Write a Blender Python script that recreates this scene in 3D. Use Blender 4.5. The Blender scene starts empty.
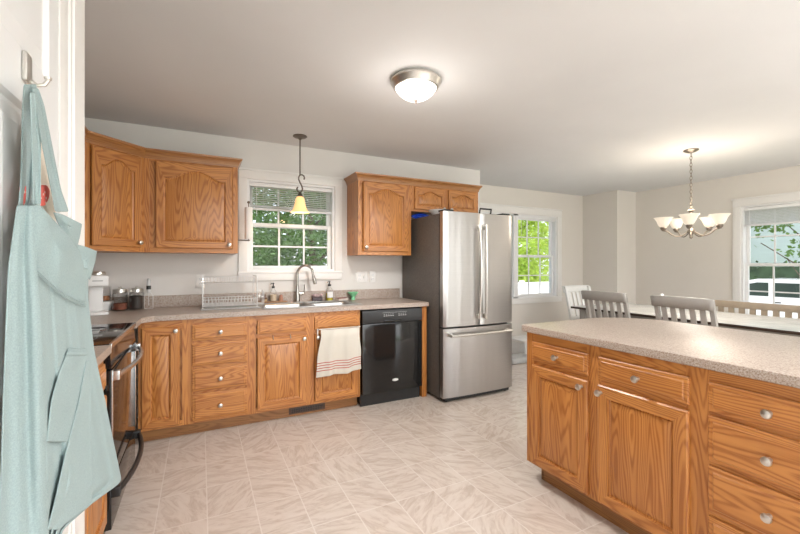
import bpy, bmesh, math, random
from mathutils import Vector, Matrix
random.seed(7)
S = bpy.context.scene
COL = S.collection
PI = math.pi

# ------------------------------------------------------------------ camera
TH, FPX, Y0, CH = .4692, 393.5, 264.5, 1.2777
cam_d = bpy.data.cameras.new('camera'); cam = bpy.data.objects.new('camera', cam_d); COL.objects.link(cam)
cam.location = (0, 0, CH); cam.rotation_euler = (PI/2, 0, -TH)
cam_d.sensor_width = 36; cam_d.lens = 36*FPX/800; cam_d.shift_y = -2.5/800; cam_d.clip_start = .02
S.camera = cam
# ------------------------------------------------------------------ light
S.view_settings.view_transform = 'Standard'; S.view_settings.look = 'None'
S.view_settings.gamma = 1; S.view_settings.use_curve_mapping = False
S.view_settings.exposure = 0.36
w = bpy.data.worlds.new('sky'); S.world = w; w.use_nodes = True
nt = w.node_tree; nt.nodes.clear()
sky = nt.nodes.new('ShaderNodeTexSky'); sky.sky_type = 'NISHITA'; sky.sun_disc = False
sky.sun_elevation = math.radians(52); sky.sun_rotation = math.radians(200); sky.air_density = 1.0; sky.dust_density = 2.5
mixn = nt.nodes.new('ShaderNodeMix'); mixn.data_type = 'RGBA'; mixn.inputs[0].default_value = .55
mixn.inputs[7].default_value = (4.6, 4.8, 5.2, 1)
bg = nt.nodes.new('ShaderNodeBackground'); bg.inputs[1].default_value = .36
wo = nt.nodes.new('ShaderNodeOutputWorld')
nt.links.new(sky.outputs[0], mixn.inputs[6]); nt.links.new(mixn.outputs[2], bg.inputs[0]); nt.links.new(bg.outputs[0], wo.inputs[0])

def light(name, kind, loc, power, col=(1, 1, 1), rot=(0, 0, 0), **k):
    d = bpy.data.lights.new(name, kind); d.energy = power; d.color = col
    for a, b in k.items(): setattr(d, a, b)
    o = bpy.data.objects.new(name, d); COL.objects.link(o); o.location = loc; o.rotation_euler = rot
    return o
light('sun', 'SUN', (0, 0, 20), 2.6, (1, .95, .86), (math.radians(36), 0, math.radians(-28)), angle=.02)
# added area fill behind the camera, standing in for daylight from the rear
light('rear_fill', 'AREA', (2.6, -2.9, 1.2), 76, (.95, .98, 1), (math.radians(90), 0, 0), shape='RECTANGLE', size=5.2, size_y=2.1)
# added unseen fills: one disc shining down, one bounced off the ceiling
light('rear_down_fill', 'AREA', (1.9, -.9, 2.42), 42, (1, .985, .97), (0, 0, 0), shape='DISK', size=1.4)
light('ceiling_bounce_fill', 'AREA', (2.7, -1.7, 1.75), 128, (.95, .97, 1), (PI, 0, 0), shape='DISK', size=1.0)

# ------------------------------------------------------------------ material helpers
MATS = {}
def _m(name):
    m = bpy.data.materials.new(name); m.use_nodes = True; MATS[name] = m
    return m, m.node_tree, m.node_tree.nodes['Principled BSDF']
def mat(name, col, rough=.5, metal=0., var=.04, scale=30, bump=0., **k):
    m, t, b = _m(name)
    tc = t.nodes.new('ShaderNodeTexCoord'); n = t.nodes.new('ShaderNodeTexNoise'); n.inputs['Scale'].default_value = scale
    n.inputs['Detail'].default_value = 4
    t.links.new(tc.outputs['Object'], n.inputs['Vector'])
    r = t.nodes.new('ShaderNodeValToRGB'); r.color_ramp.elements[0].position = .3; r.color_ramp.elements[1].position = .7
    r.color_ramp.elements[0].color = tuple(max(0, c*(1-var)) for c in col)+(1,)
    r.color_ramp.elements[1].color = tuple(min(1, c*(1+var)) for c in col)+(1,)
    t.links.new(n.outputs[0], r.inputs[0]); t.links.new(r.outputs[0], b.inputs['Base Color'])
    b.inputs['Roughness'].default_value = rough; b.inputs['Metallic'].default_value = metal
    if bump:
        bp = t.nodes.new('ShaderNodeBump'); bp.inputs['Strength'].default_value = bump; bp.inputs['Distance'].default_value = .002
        t.links.new(n.outputs[0], bp.inputs['Height']); t.links.new(bp.outputs[0], b.inputs['Normal'])
    for a, v in k.items(): b.inputs[a.replace('_', ' ')].default_value = v
    return m
def math_node(t, op, a=None, b=None):
    n = t.nodes.new('ShaderNodeMath'); n.operation = op
    for i, v in enumerate((a, b)):
        if v is None: continue
        if isinstance(v, (int, float)): n.inputs[i].default_value = v
        else: t.links.new(v, n.inputs[i])
    return n.outputs[0]
def oak(name, axis, c1=(.56, .237, .060), c2=(.34, .112, .022), rough=.40, wave=3.2):
    """oak with the grain running along axis; cathedral figure plus fine pores"""
    m, t, b = _m(name)
    tc = t.nodes.new('ShaderNodeTexCoord'); oi = t.nodes.new('ShaderNodeObjectInfo')
    ml = math_node(t, 'MULTIPLY', oi.outputs['Random'], 37.0)
    cb = t.nodes.new('ShaderNodeCombineXYZ')
    for i in range(3): t.links.new(ml, cb.inputs[i])
    ad = t.nodes.new('ShaderNodeVectorMath'); ad.operation = 'ADD'
    t.links.new(tc.outputs['Object'], ad.inputs[0]); t.links.new(cb.outputs[0], ad.inputs[1])
    def mp(s_across, s_along):
        p = t.nodes.new('ShaderNodeMapping'); sc = [s_across]*3; sc['xyz'.index(axis)] = s_along
        p.inputs['Scale'].default_value = sc; t.links.new(ad.outputs[0], p.inputs['Vector']); return p.outputs[0]
    # low-frequency figure: contour lines of a stretched noise
    n1 = t.nodes.new('ShaderNodeTexNoise'); n1.inputs['Scale'].default_value = 1; n1.inputs['Detail'].default_value = 1.5; n1.inputs['Roughness'].default_value = .45
    t.links.new(mp(wave*2.4, wave*.26), n1.inputs['Vector'])
    k = math_node(t, 'MULTIPLY', n1.outputs[0], 190.0)
    sn = math_node(t, 'SINE', k); sn = math_node(t, 'MULTIPLY', sn, .5); sn = math_node(t, 'ADD', sn, .5); sn = math_node(t, 'POWER', sn, 2.2)
    n2 = t.nodes.new('ShaderNodeTexNoise'); n2.inputs['Scale'].default_value = 1; n2.inputs['Detail'].default_value = 3
    t.links.new(mp(330, 9), n2.inputs['Vector'])
    n3 = t.nodes.new('ShaderNodeTexNoise'); n3.inputs['Scale'].default_value = 1; n3.inputs['Detail'].default_value = 2
    t.links.new(mp(26, 1.2), n3.inputs['Vector'])
    f = math_node(t, 'MULTIPLY', sn, math_node(t, 'MULTIPLY', n2.outputs[0], 1.1))
    f = math_node(t, 'ADD', f, math_node(t, 'MULTIPLY', math_node(t, 'SUBTRACT', n3.outputs[0], .5), .9))
    f = math_node(t, 'ADD', f, .18)
    r = t.nodes.new('ShaderNodeValToRGB'); r.color_ramp.elements[0].position = .05; r.color_ramp.elements[1].position = .75
    r.color_ramp.elements[0].color = c1+(1,); r.color_ramp.elements[1].color = c2+(1,)
    t.links.new(f, r.inputs[0]); t.links.new(r.outputs[0], b.inputs['Base Color'])
    b.inputs['Roughness'].default_value = rough; b.inputs['Coat Weight'].default_value = .25; b.inputs['Coat Roughness'].default_value = .25
    bp = t.nodes.new('ShaderNodeBump'); bp.inputs['Strength'].default_value = .12; bp.inputs['Distance'].default_value = .001
    t.links.new(n2.outputs[0], bp.inputs['Height']); t.links.new(bp.outputs[0], b.inputs['Normal'])
    return m
OAKV, OAKH, OAKD = oak('oak_vertical_grain', 'z'), oak('oak_horizontal_grain', 'x'), oak('oak_crown', 'x', (.42, .19, .06), (.3, .12, .035), .3)
OAKY = oak('oak_depth_grain', 'y')
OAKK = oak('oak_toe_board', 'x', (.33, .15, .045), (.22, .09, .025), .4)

def glass_mat(name, tint=(1, 1, 1), refl=.035, rough=0.):
    m = bpy.data.materials.new(name); m.use_nodes = True; t = m.node_tree; t.nodes.clear()
    tr = t.nodes.new('ShaderNodeBsdfTransparent'); tr.inputs[0].default_value = tint+(1,)
    gl = t.nodes.new('ShaderNodeBsdfGlossy'); gl.inputs['Roughness'].default_value = rough
    fr = t.nodes.new('ShaderNodeLayerWeight'); fr.inputs[0].default_value = .25
    mu = math_node(t, 'MULTIPLY', fr.outputs['Fresnel'], refl*10); mu = math_node(t, 'MINIMUM', mu, .6)
    mx = t.nodes.new('ShaderNodeMixShader'); o = t.nodes.new('ShaderNodeOutputMaterial')
    t.links.new(mu, mx.inputs[0]); t.links.new(tr.outputs[0], mx.inputs[1]); t.links.new(gl.outputs[0], mx.inputs[2]); t.links.new(mx.outputs[0], o.inputs[0])
    MATS[name] = m; return m
PANE = glass_mat('window_glass'); JAR = glass_mat('jar_glass', (.98, .985, .985), .04)
def emis(name, col, st, base=(.9, .88, .84)):
    m, t, b = _m(name); b.inputs['Base Color'].default_value = base+(1,); b.inputs['Roughness'].default_value = .3
    tc = t.nodes.new('ShaderNodeTexCoord'); n = t.nodes.new('ShaderNodeTexNoise'); n.inputs['Scale'].default_value = 14; n.inputs['Detail'].default_value = 3
    t.links.new(tc.outputs['Object'], n.inputs['Vector'])
    r = t.nodes.new('ShaderNodeValToRGB'); r.color_ramp.elements[0].color = tuple(c*.86 for c in col)+(1,); r.color_ramp.elements[1].color = col+(1,)
    t.links.new(n.outputs[0], r.inputs[0]); t.links.new(r.outputs[0], b.inputs['Emission Color']); b.inputs['Emission Strength'].default_value = st
    return m

def counter_mat():
    m, t, b = _m('laminate_speckled'); tc = t.nodes.new('ShaderNodeTexCoord')
    v = t.nodes.new('ShaderNodeTexNoise'); v.inputs['Scale'].default_value = 170; v.inputs['Detail'].default_value = 3; v.inputs['Roughness'].default_value = .7
    t.links.new(tc.outputs['Object'], v.inputs['Vector'])
    r = t.nodes.new('ShaderNodeValToRGB'); e = r.color_ramp.elements
    e[0].position = .36; e[0].color = (.20, .13, .09, 1); e[1].position = .66; e[1].color = (.52, .47, .425, 1)
    x = e.new(.46); x.color = (.38, .30, .25, 1); x = e.new(.55); x.color = (.43, .355, .30, 1)
    t.links.new(v.outputs[0], r.inputs[0]); t.links.new(r.outputs[0], b.inputs['Base Color'])
    b.inputs['Roughness'].default_value = .36; b.inputs['Specular IOR Level'].default_value = .6
    return m
LAM = counter_mat()

def floor_mat():
    m, t, b = _m('vinyl_tile'); tc = t.nodes.new('ShaderNodeTexCoord')
    sp = t.nodes.new('ShaderNodeSeparateXYZ'); t.links.new(tc.outputs['Object'], sp.inputs[0])
    def cell(o, off, pitch):
        a = math_node(t, 'ADD', o, off); a = math_node(t, 'DIVIDE', a, pitch); return a
    cx = cell(sp.outputs[0], 10+.045, .229); cy = cell(sp.outputs[1], 10-.005, .305)
    def line(c, p):
        f = math_node(t, 'FRACT', c); d = math_node(t, 'SUBTRACT', f, .5); d = math_node(t, 'ABSOLUTE', d)
        return math_node(t, 'GREATER_THAN', d, .5-.0028/p)
    ln = math_node(t, 'MAXIMUM', line(cx, .229), line(cy, .305))
    fx = math_node(t, 'FLOOR', cx); fy = math_node(t, 'FLOOR', cy)
    cb = t.nodes.new('ShaderNodeCombineXYZ'); t.links.new(fx, cb.inputs[0]); t.links.new(fy, cb.inputs[1])
    wn = t.nodes.new('ShaderNodeTexWhiteNoise'); wn.noise_dimensions = '3D'; t.links.new(cb.outputs[0], wn.inputs['Vector'])
    # each tile has its own offset and direction of veining
    ang = math_node(t, 'MULTIPLY', wn.outputs['Value'], 6.28)
    vr = t.nodes.new('ShaderNodeVectorRotate'); vr.rotation_type = 'Z_AXIS'; t.links.new(tc.outputs['Object'], vr.inputs['Vector']); t.links.new(ang, vr.inputs['Angle'])
    sc = t.nodes.new('ShaderNodeMapping'); sc.inputs['Scale'].default_value = (1, 3.4, 1); t.links.new(vr.outputs[0], sc.inputs['Vector'])
    ad = t.nodes.new('ShaderNodeVectorMath'); ad.operation = 'MULTIPLY_ADD'; t.links.new(wn.outputs['Color'], ad.inputs[0]); ad.inputs[1].default_value = (9, 9, 9); t.links.new(sc.outputs[0], ad.inputs[2])
    n = t.nodes.new('ShaderNodeTexNoise'); n.inputs['Scale'].default_value = 6.5; n.inputs['Detail'].default_value = 8; n.inputs['Roughness'].default_value = .68; n.inputs['Distortion'].default_value = .9
    t.links.new(ad.outputs[0], n.inputs['Vector'])
    r = t.nodes.new('ShaderNodeValToRGB'); e = r.color_ramp.elements
    e[0].position = .28; e[0].color = (.47, .385, .325, 1); e[1].position = .75; e[1].color = (.66, .59, .53, 1)
    x = e.new(.46); x.color = (.56, .475, .41, 1); x = e.new(.53); x.color = (.62, .54, .475, 1)
    t.links.new(n.outputs[0], r.inputs[0])
    mx = t.nodes.new('ShaderNodeMix'); mx.data_type = 'RGBA'; t.links.new(math_node(t, 'MULTIPLY', ln, .6), mx.inputs[0]); t.links.new(r.outputs[0], mx.inputs[6]); mx.inputs[7].default_value = (.74, .69, .64, 1)
    t.links.new(mx.outputs[2], b.inputs['Base Color'])
    b.inputs['Roughness'].default_value = .27; b.inputs['Specular IOR Level'].default_value = .45
    bp = t.nodes.new('ShaderNodeBump'); bp.inputs['Strength'].default_value = .15; bp.inputs['Distance'].default_value = .001
    t.links.new(n.outputs[0], bp.inputs['Height']); t.links.new(bp.outputs[0], b.inputs['Normal'])
    return m

WALL = mat('wall_paint', (.70, .675, .645), .75, var=.012, scale=3)
DWALL = mat('dining_wall_paint', (.72, .68, .625), .75, var=.012, scale=3)
CEIL = mat('ceiling_paint', (.74, .745, .75), .85, var=.03, scale=1.2)
WHITE = mat('white_trim', (.80, .785, .76), .38, var=.01)
DOORW = mat('white_door_paint', (.76, .76, .755), .35, var=.012, scale=5)
VINYL = mat('white_vinyl', (.82, .82, .82), .3, var=.01)
ANICK = mat('aged_nickel', (.30, .26, .22), .35, 1., var=.1, scale=60)
NICKEL = mat('brushed_nickel', (.62, .60, .56), .3, 1., var=.06, scale=60)
DNICK = mat('dark_bronze_nickel', (.20, .17, .145), .35, 1., var=.1, scale=60)
STEEL = mat('stainless', (.60, .60, .60), .25, 1., var=.05, scale=8)
BLACK = mat('black_gloss', (.012, .012, .012), .08, var=.1)
BLACKM = mat('black_satin', (.02, .02, .02), .4, var=.1)
FSIDE = mat('fridge_side_grey', (.10, .088, .078), .5, var=.25, scale=90, bump=.3)
APR = mat('apron_linen', (.29, .37, .37), .9, var=.10, scale=420, bump=.35)
CREAM = mat('cream_cloth', (.80, .72, .60), .9, var=.04, scale=300)
PLWH = mat('white_plastic', (.80, .80, .79), .35, var=.01)
GREYCH = mat('grey_chair_paint', (.35, .33, .305), .5, var=.04, scale=12)
WHCH = mat('white_chair_paint', (.74, .74, .72), .45, var=.02)
BENCHM = mat('taupe_bench_wood', (.30, .24, .175), .5, var=.08, scale=14)
TTOP = mat('pale_table_planks', (.60, .60, .58), .2, var=.10, scale=6)
TEDGE = mat('dark_walnut_edge', (.035, .02, .013), .35, var=.2)
STEELB = None
def brushed():
    m, t, b = _m('stainless_door'); tc = t.nodes.new('ShaderNodeTexCoord')
    mp = t.nodes.new('ShaderNodeMapping'); mp.inputs['Scale'].default_value = (1.0, 1.0, 260.); t.links.new(tc.outputs['Object'], mp.inputs['Vector'])
    n = t.nodes.new('ShaderNodeTexNoise'); n.inputs['Scale'].default_value = 2.0; n.inputs['Detail'].default_value = 4; t.links.new(mp.outputs[0], n.inputs['Vector'])
    r = t.nodes.new('ShaderNodeValToRGB'); r.color_ramp.elements[0].color = (.40, .385, .37, 1); r.color_ramp.elements[1].color = (.50, .48, .465, 1)
    t.links.new(n.outputs[0], r.inputs[0]); t.links.new(r.outputs[0], b.inputs['Base Color']); b.inputs['Metallic'].default_value = 1; b.inputs['Roughness'].default_value = .31
    # gentle ripple of sheet metal
    mp2 = t.nodes.new('ShaderNodeMapping'); mp2.inputs['Scale'].default_value = (9., 9., .55); t.links.new(tc.outputs['Object'], mp2.inputs['Vector'])
    n2 = t.nodes.new('ShaderNodeTexNoise'); n2.inputs['Scale'].default_value = 1.; n2.inputs['Detail'].default_value = 1; t.links.new(mp2.outputs[0], n2.inputs['Vector'])
    bp = t.nodes.new('ShaderNodeBump'); bp.inputs['Strength'].default_value = .35; bp.inputs['Distance'].default_value = .012
    t.links.new(n2.outputs[0], bp.inputs['Height']); t.links.new(bp.outputs[0], b.inputs['Normal'])
    return m
STEELD = brushed()

# ------------------------------------------------------------------ mesh helpers
class MB:
    def __init__(s): s.bm = bmesh.new(); s.mi = 0
    def _tag(s, fs):
        for f in fs: f.material_index = s.mi
    def box(s, x0, x1, y0, y1, z0, z1, bev=0., seg=2):
        n0 = set(s.bm.faces)
        r = bmesh.ops.create_cube(s.bm, size=1)
        for v in r['verts']: v.co = Vector(((x0+x1)/2+v.co.x*(x1-x0), (y0+y1)/2+v.co.y*(y1-y0), (z0+z1)/2+v.co.z*(z1-z0)))
        if bev:
            ed = list({e for v in r['verts'] for e in v.link_edges})
            bmesh.ops.bevel(s.bm, geom=ed, offset=min(bev, .49*min(abs(x1-x0), abs(y1-y0), abs(z1-z0))), segments=seg, profile=.6, affect='EDGES')
        s._tag([f for f in s.bm.faces if f not in n0]); return s
    def lathe(s, prof, o=(0, 0, 0), axis=(0, 0, 1), n=24):
        q = Vector((0, 0, 1)).rotation_difference(Vector(axis)); rings = []
        for r, h in prof:
            if r < 1e-6: rings.append([s.bm.verts.new(Vector(o)+q@Vector((0, 0, h)))]); continue
            rings.append([s.bm.verts.new(Vector(o)+q@Vector((r*math.cos(2*PI*i/n), r*math.sin(2*PI*i/n), h))) for i in range(n)])
        fs = []
        for a, b in zip(rings, rings[1:]):
            for i in range(n):
                j = (i+1) % n
                p = [a[0]] if len(a) == 1 else [a[i], a[j]]
                p += [b[0]] if len(b) == 1 else [b[j], b[i]]
                if len(p) > 2:
                    try: fs.append(s.bm.faces.new(p))
                    except ValueError: pass
        s._tag(fs); return s
    def tube(s, pts, r, n=8, cap=True):
        pts = [Vector(p) for p in pts]; rr = r if isinstance(r, (list, tuple)) else [r]*len(pts)
        rings = []; up = None
        for i, p in enumerate(pts):
            d = (pts[min(i+1, len(pts)-1)]-pts[max(i-1, 0)]).normalized()
            if up is None:
                up = Vector((0, 0, 1)) if abs(d.z) < .9 else Vector((1, 0, 0))
            a = d.cross(up).normalized(); up = a.cross(d).normalized()
            rings.append([s.bm.verts.new(p+(a*math.cos(2*PI*k/n)+up*math.sin(2*PI*k/n))*rr[i]) for k in range(n)])
        fs = []
        for a, b in zip(rings, rings[1:]):
            for k in range(n): fs.append(s.bm.faces.new((a[k], a[(k+1) % n], b[(k+1) % n], b[k])))
        if cap: fs += [s.bm.faces.new(rings[0][::-1]), s.bm.faces.new(rings[-1])]
        s._tag(fs); return s
    def prism(s, pts, a, b, plane='xy'):
        """outline pts extruded from a to b along the third axis"""
        def P(p, h): return {'xy': (p[0], p[1], h), 'xz': (p[0], h, p[1]), 'yz': (h, p[0], p[1])}[plane]
        A = [s.bm.verts.new(P(p, a)) for p in pts]; B = [s.bm.verts.new(P(p, b)) for p in pts]
        fs = [s.bm.faces.new(A), s.bm.faces.new(B[::-1])]
        for i in range(len(pts)):
            j = (i+1) % len(pts); fs.append(s.bm.faces.new((A[j], A[i], B[i], B[j])))
        s._tag(fs); return s
    def grid(s, rows):
        V = [[s.bm.verts.new(p) for p in r] for r in rows]; fs = []
        for a, b in zip(V, V[1:]):
            for i in range(len(a)-1): fs.append(s.bm.faces.new((a[i], a[i+1], b[i+1], b[i])))
        s._tag(fs); return s
    def sweep(s, path, prof):
        """closed profile [(out, z)] swept along a 2-D path; out is to the right of travel"""
        n = len(path); P = [Vector(p) for p in path]; V = []
        for i in range(n):
            d0 = (P[i]-P[i-1]).normalized() if i else None; d1 = (P[i+1]-P[i]).normalized() if i < n-1 else None
            d0 = d0 or d1; d1 = d1 or d0
            n0 = Vector((d0.y, -d0.x)); n1 = Vector((d1.y, -d1.x)); m = (n0+n1); m = m/(m.dot(n0))
            V.append([s.bm.verts.new((P[i].x+m.x*o, P[i].y+m.y*o, z)) for o, z in prof])
        fs = []
        for a, b in zip(V, V[1:]):
            for k in range(len(prof)):
                l = (k+1) % len(prof); fs.append(s.bm.faces.new((a[k], a[l], b[l], b[k])))
        fs += [s.bm.faces.new(V[0][::-1]), s.bm.faces.new(V[-1])]
        s._tag(fs); return s
    def build(s, name, mats, parent=None, smooth=True, ang=35, mod=None, loc=None):
        bmesh.ops.recalc_face_normals(s.bm, faces=s.bm.faces)
        me = bpy.data.meshes.new(name); s.bm.to_mesh(me); s.bm.free()
        for m in (mats if isinstance(mats, (list, tuple)) else [mats]): me.materials.append(m)
        if smooth:
            me.shade_smooth() if hasattr(me, 'shade_smooth') else None
            try: me.set_sharp_from_angle(angle=math.radians(ang))
            except Exception: pass
        o = bpy.data.objects.new(name, me); COL.objects.link(o)
        if parent: o.parent = parent
        if loc: o.location = loc
        return o
def thing(name, label, cat, loc=(0, 0, 0), rz=0, group=None):
    o = bpy.data.objects.new(name, None); COL.objects.link(o); o.location = loc; o.rotation_euler = (0, 0, rz); o.empty_display_size = .1
    return tag(o, label, cat, group)
def tag(o, label, cat, group=None):
    o['label'] = label; o['category'] = cat
    if group: o['group'] = group
    return o
def struct(o): o['kind'] = 'structure'; return o
def solid(o, t, off=0.):
    m = o.modifiers.new('solid', 'SOLIDIFY'); m.thickness = t; m.offset = off; return o
def subsurf(o, n=1):
    m = o.modifiers.new('sub', 'SUBSURF'); m.levels = n; m.render_levels = n; return o
def at(px, py, X=None, Y=None):
    """point of the plane X=... or Y=... seen in a direction given in degrees-like pixel units (used to lay out draped cloth)"""
    u = (px-400)/FPX; v = (Y0-py)/FPX; s, c = math.sin(TH), math.cos(TH)
    r = Vector((s+u*c, c-u*s, v)); t = X/r.x if X is not None else Y/r.y
    return Vector((0, 0, CH))+r*t
def copy_tree(o, parent=None):
    c = o.copy(); COL.objects.link(c); c.parent = parent
    for ch in list(o.children): copy_tree(ch, c)
    return c

# ------------------------------------------------------------------ room shell
XW, YW, YD, XR, ZC = -1.0, 3.9, 4.555, 6.26, 2.44      # left wall, kitchen wall, dining wall, right wall, ceiling
XE = 3.09                                              # end of the kitchen wall
struct(MB().box(-1.15, 6.41, -3.1, 4.71, -.06, 0).build('floor', floor_mat(), smooth=False))
struct(MB().box(-1.15, 6.41, -3.1, 4.71, ZC, ZC+.15).build('ceiling', CEIL, smooth=False))
def wall_with_holes(name, m, a0, a1, t0, t1, holes, along):
    mb = MB()
    def bx(u0, u1, z0, z1):
        if u1-u0 < 1e-4 or z1-z0 < 1e-4: return
        mb.box(u0, u1, t0, t1, z0, z1) if along == 'x' else mb.box(t0, t1, u0, u1, z0, z1)
    u = a0
    for h0, h1, z0, z1 in sorted(holes):
        bx(u, h0, 0, ZC); bx(h0, h1, 0, z0); bx(h0, h1, z1, ZC); u = h1
    bx(u, a1, 0, ZC)
    return struct(mb.build(name, m, smooth=False))
W1 = (.385, 1.225, 1.21, 2.075)          # kitchen window opening
W2 = (3.42, 5.165, .76, 2.05)            # dining back window opening (twin)
W3 = (1.70, 2.555, .56, 2.03)            # dining side window opening
wall_with_holes('wall_back', WALL, -1.15, XE, YW, YW+.15, [W1], 'x')
struct(MB().box(XE-.15, XE, YW+.15, YD+.15, 0, ZC).build('wall_return', WALL, smooth=False))
wall_with_holes('wall_dining_back', DWALL, XE, XR+.15, YD, YD+.15, [W2], 'x')
wall_with_holes('wall_right', DWALL, -3.1, YD, XR, XR+.15, [W3], 'y')
struct(MB().box(5.79, XR, 3.94, YD, 0, ZC).build('wall_chase', DWALL, smooth=False))
struct(MB().box(-1.15, XW, 1.392, YW, 0, ZC).build('wall_left', WALL, smooth=False))
# pantry wall whose near face carries the white door, and its returning end
wall_with_holes('wall_pantry', WALL, -3.1, 1.392, -.42, -.30, [(.42, 1.195, 0, 2.035)], 'y')
struct(MB().box(-1.15, -.42, 1.27, 1.392, 0, ZC).build('wall_pantry_end', WALL, smooth=False))
struct(MB().box(-1.15, -1.0, -3.1, 1.27, 0, ZC).build('wall_pantry_rear', WALL, smooth=False))
# rear wall behind the camera; its wide opening is added to let sky light in
wall_with_holes('wall_rear', WALL, -.42, XR, -3.1, -2.95, [(.0, 5.3, 0, 2.2)], 'x')
# baseboards
def baseb(name, *b): struct(MB().box(*b, bev=.004).build(name, WHITE))
baseb('baseboard_dining_back', XE, 5.79, YD-.014, YD, 0, .09)
baseb('baseboard_right', XR-.014, XR, -2.9, 3.94, 0, .09)
baseb('baseboard_chase', 5.776, 5.79, 3.926, YD-.014, 0, .09)
baseb('baseboard_chase_face', 5.776, XR-.014, 3.926, 3.94, 0, .09)

# ------------------------------------------------------------------ windows (local frame: x along wall, y out, z up; inside face at y=0)
def window(name, loc, rz, w, z0, z1, mid, cols, rows, units=1, casing=.075, lower_rows=None):
    """frame, sashes with muntins, glass panes and casing of one double-hung window"""
    r = bpy.data.objects.new(name, None); COL.objects.link(r); r.location = loc; r.rotation_euler = (0, 0, rz); struct(r)
    c = MB(); c.box(-casing, 0, -.018, 0, z0-.02, z1+casing, .004); c.box(w, w+casing, -.018, 0, z0-.02, z1+casing, .004)
    c.box(-casing, w+casing, -.022, 0, z1, z1+casing, .004); c.box(-casing-.01, w+casing+.01, -.03, 0, z1+casing, z1+casing+.02, .004)
    c.box(-casing, w+casing, -.018, 0, z0-.085, z0-.018, .004); c.box(-casing-.006, w+casing+.006, -.026, .06, z0-.02, z0, .004)
    c.build('window_casing', WHITE, r)
    f = MB(); d0, d1 = .0008, .14; e_ = .004
    f.box(-e_, .022, d0, d1, z0-e_, z1+e_); f.box(w-.022, w+e_, d0, d1, z0-e_, z1+e_); f.box(.022, w-.022, d0, d1, z1-.022, z1+e_); f.box(.022, w-.022, d0, d1, z0-e_, z0+.02)
    uw = w/units
    for i in range(1, units): f.box(i*uw-.045, i*uw+.045, d0, d1, z0, z1)
    f.build('window_frame', VINYL, r)
    for i in range(units):
        a = i*uw+(.045 if i else .022); b = (i+1)*uw-(.045 if i < units-1 else .022)
        for (s0, s1, yy, rr) in ((z0+.02, mid+.02, .05, lower_rows or rows), (mid-.02, z1-.022, .085, rows)):
            s = MB(); t = .036
            s.box(a, a+t, yy, yy+.03, s0, s1, .003); s.box(b-t, b, yy, yy+.03, s0, s1, .003)
            s.box(a+t, b-t, yy, yy+.03, s0, s0+t, .003); s.box(a+t, b-t, yy, yy+.03, s1-t, s1, .003)
            for k in range(1, cols):
                x = a+t+(b-a-2*t)*k/cols; s.box(x-.008, x+.008, yy+.008, yy+.022, s0+t, s1-t)
            for k in range(1, rr):
                z = s0+t+(s1-s0-2*t)*k/rr; s.box(a+t, b-t, yy+.009, yy+.021, z-.008, z+.008)
            so = s.build('window_sash', VINYL, r)
            MB().box(a+t, b-t, yy+.013, yy+.017, s0+t, s1-t).build('pane', PANE, so, smooth=False)
    return r
window('window_1', (W1[0], YW, 0), 0, W1[1]-W1[0], W1[2], W1[3], 1.655, 3, 2)
window('window_2', (W2[0], YD, 0), 0, W2[1]-W2[0], W2[2], W2[3], 1.41, 3, 2, units=2, casing=.10)
window('window_3', (XR, W3[1], 0), -PI/2, W3[1]-W3[0], W3[2], W3[3], 1.275, 3, 2, casing=.085)

SLAT = mat('translucent_slats', (.85, .85, .84), .45, var=.01)
_t = SLAT.node_tree; _o = [n_ for n_ in _t.nodes if n_.type == 'OUTPUT_MATERIAL'][0]; _l = _t.nodes.new('ShaderNodeBsdfTranslucent'); _l.inputs[0].default_value = (.85, .85, .84, 1)
_x = _t.nodes.new('ShaderNodeMixShader'); _x.inputs[0].default_value = .6; _t.links.new(_t.nodes['Principled BSDF'].outputs[0], _x.inputs[1]); _t.links.new(_l.outputs[0], _x.inputs[2]); _t.links.new(_x.outputs[0], _o.inputs[0])
def blind(label, loc, rz, w, ztop, zbot, n, group, ti=1.):
    r = thing('window_blind', label, 'window blind', loc, rz, group)
    MB().box(.0, w, .012, .045, ztop-.035, ztop, .003).build('head_rail', VINYL, r)
    s = MB(); zz = ztop-.045
    for i in range(n):
        z = zz-(zz-(zbot+.02))*i/(n-1)
        s.prism([(.018, z+.003*ti), (.020, z+.003*ti+.001), (.040, z-.003*ti), (.038, z-.003*ti-.001)], .006, w-.006, 'yz')
    s.build('slats', SLAT, r)
    MB().box(.002, w-.002, .015, .04, zbot-.008, zbot+.012, .003).build('bottom_rail', VINYL, r)
    for x in (.12, w/2, w-.12): MB().tube([(x, .0135, ztop-.02), (x, .0135, zbot)], .0012, 5).build('lift_cord', VINYL, r)
    wnd = MB(); wnd.tube([(.06, .01, ztop-.03), (.062, .008, ztop-.30)], .003, 6); wnd.build('tilt_wand', VINYL, r)
    return r
blind('white slatted blind half lowered in the window over the sink', (W1[0]+.024, YW-.004, 0), 0, W1[1]-W1[0]-.048, 2.05, 1.80, 11, None)
blind('white blind drawn right up in the side window by the chandelier', (XR-.004, W3[1]-.024, 0), -PI/2, W3[1]-W3[0]-.048, 2.005, 1.775, 10, None, 2.2)
blind('white blind drawn up tight in the dining window beside the refrigerator', (W2[0]+.925, YD-.004, 0), 0, .79, 2.026, 1.975, 3, None)

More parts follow.
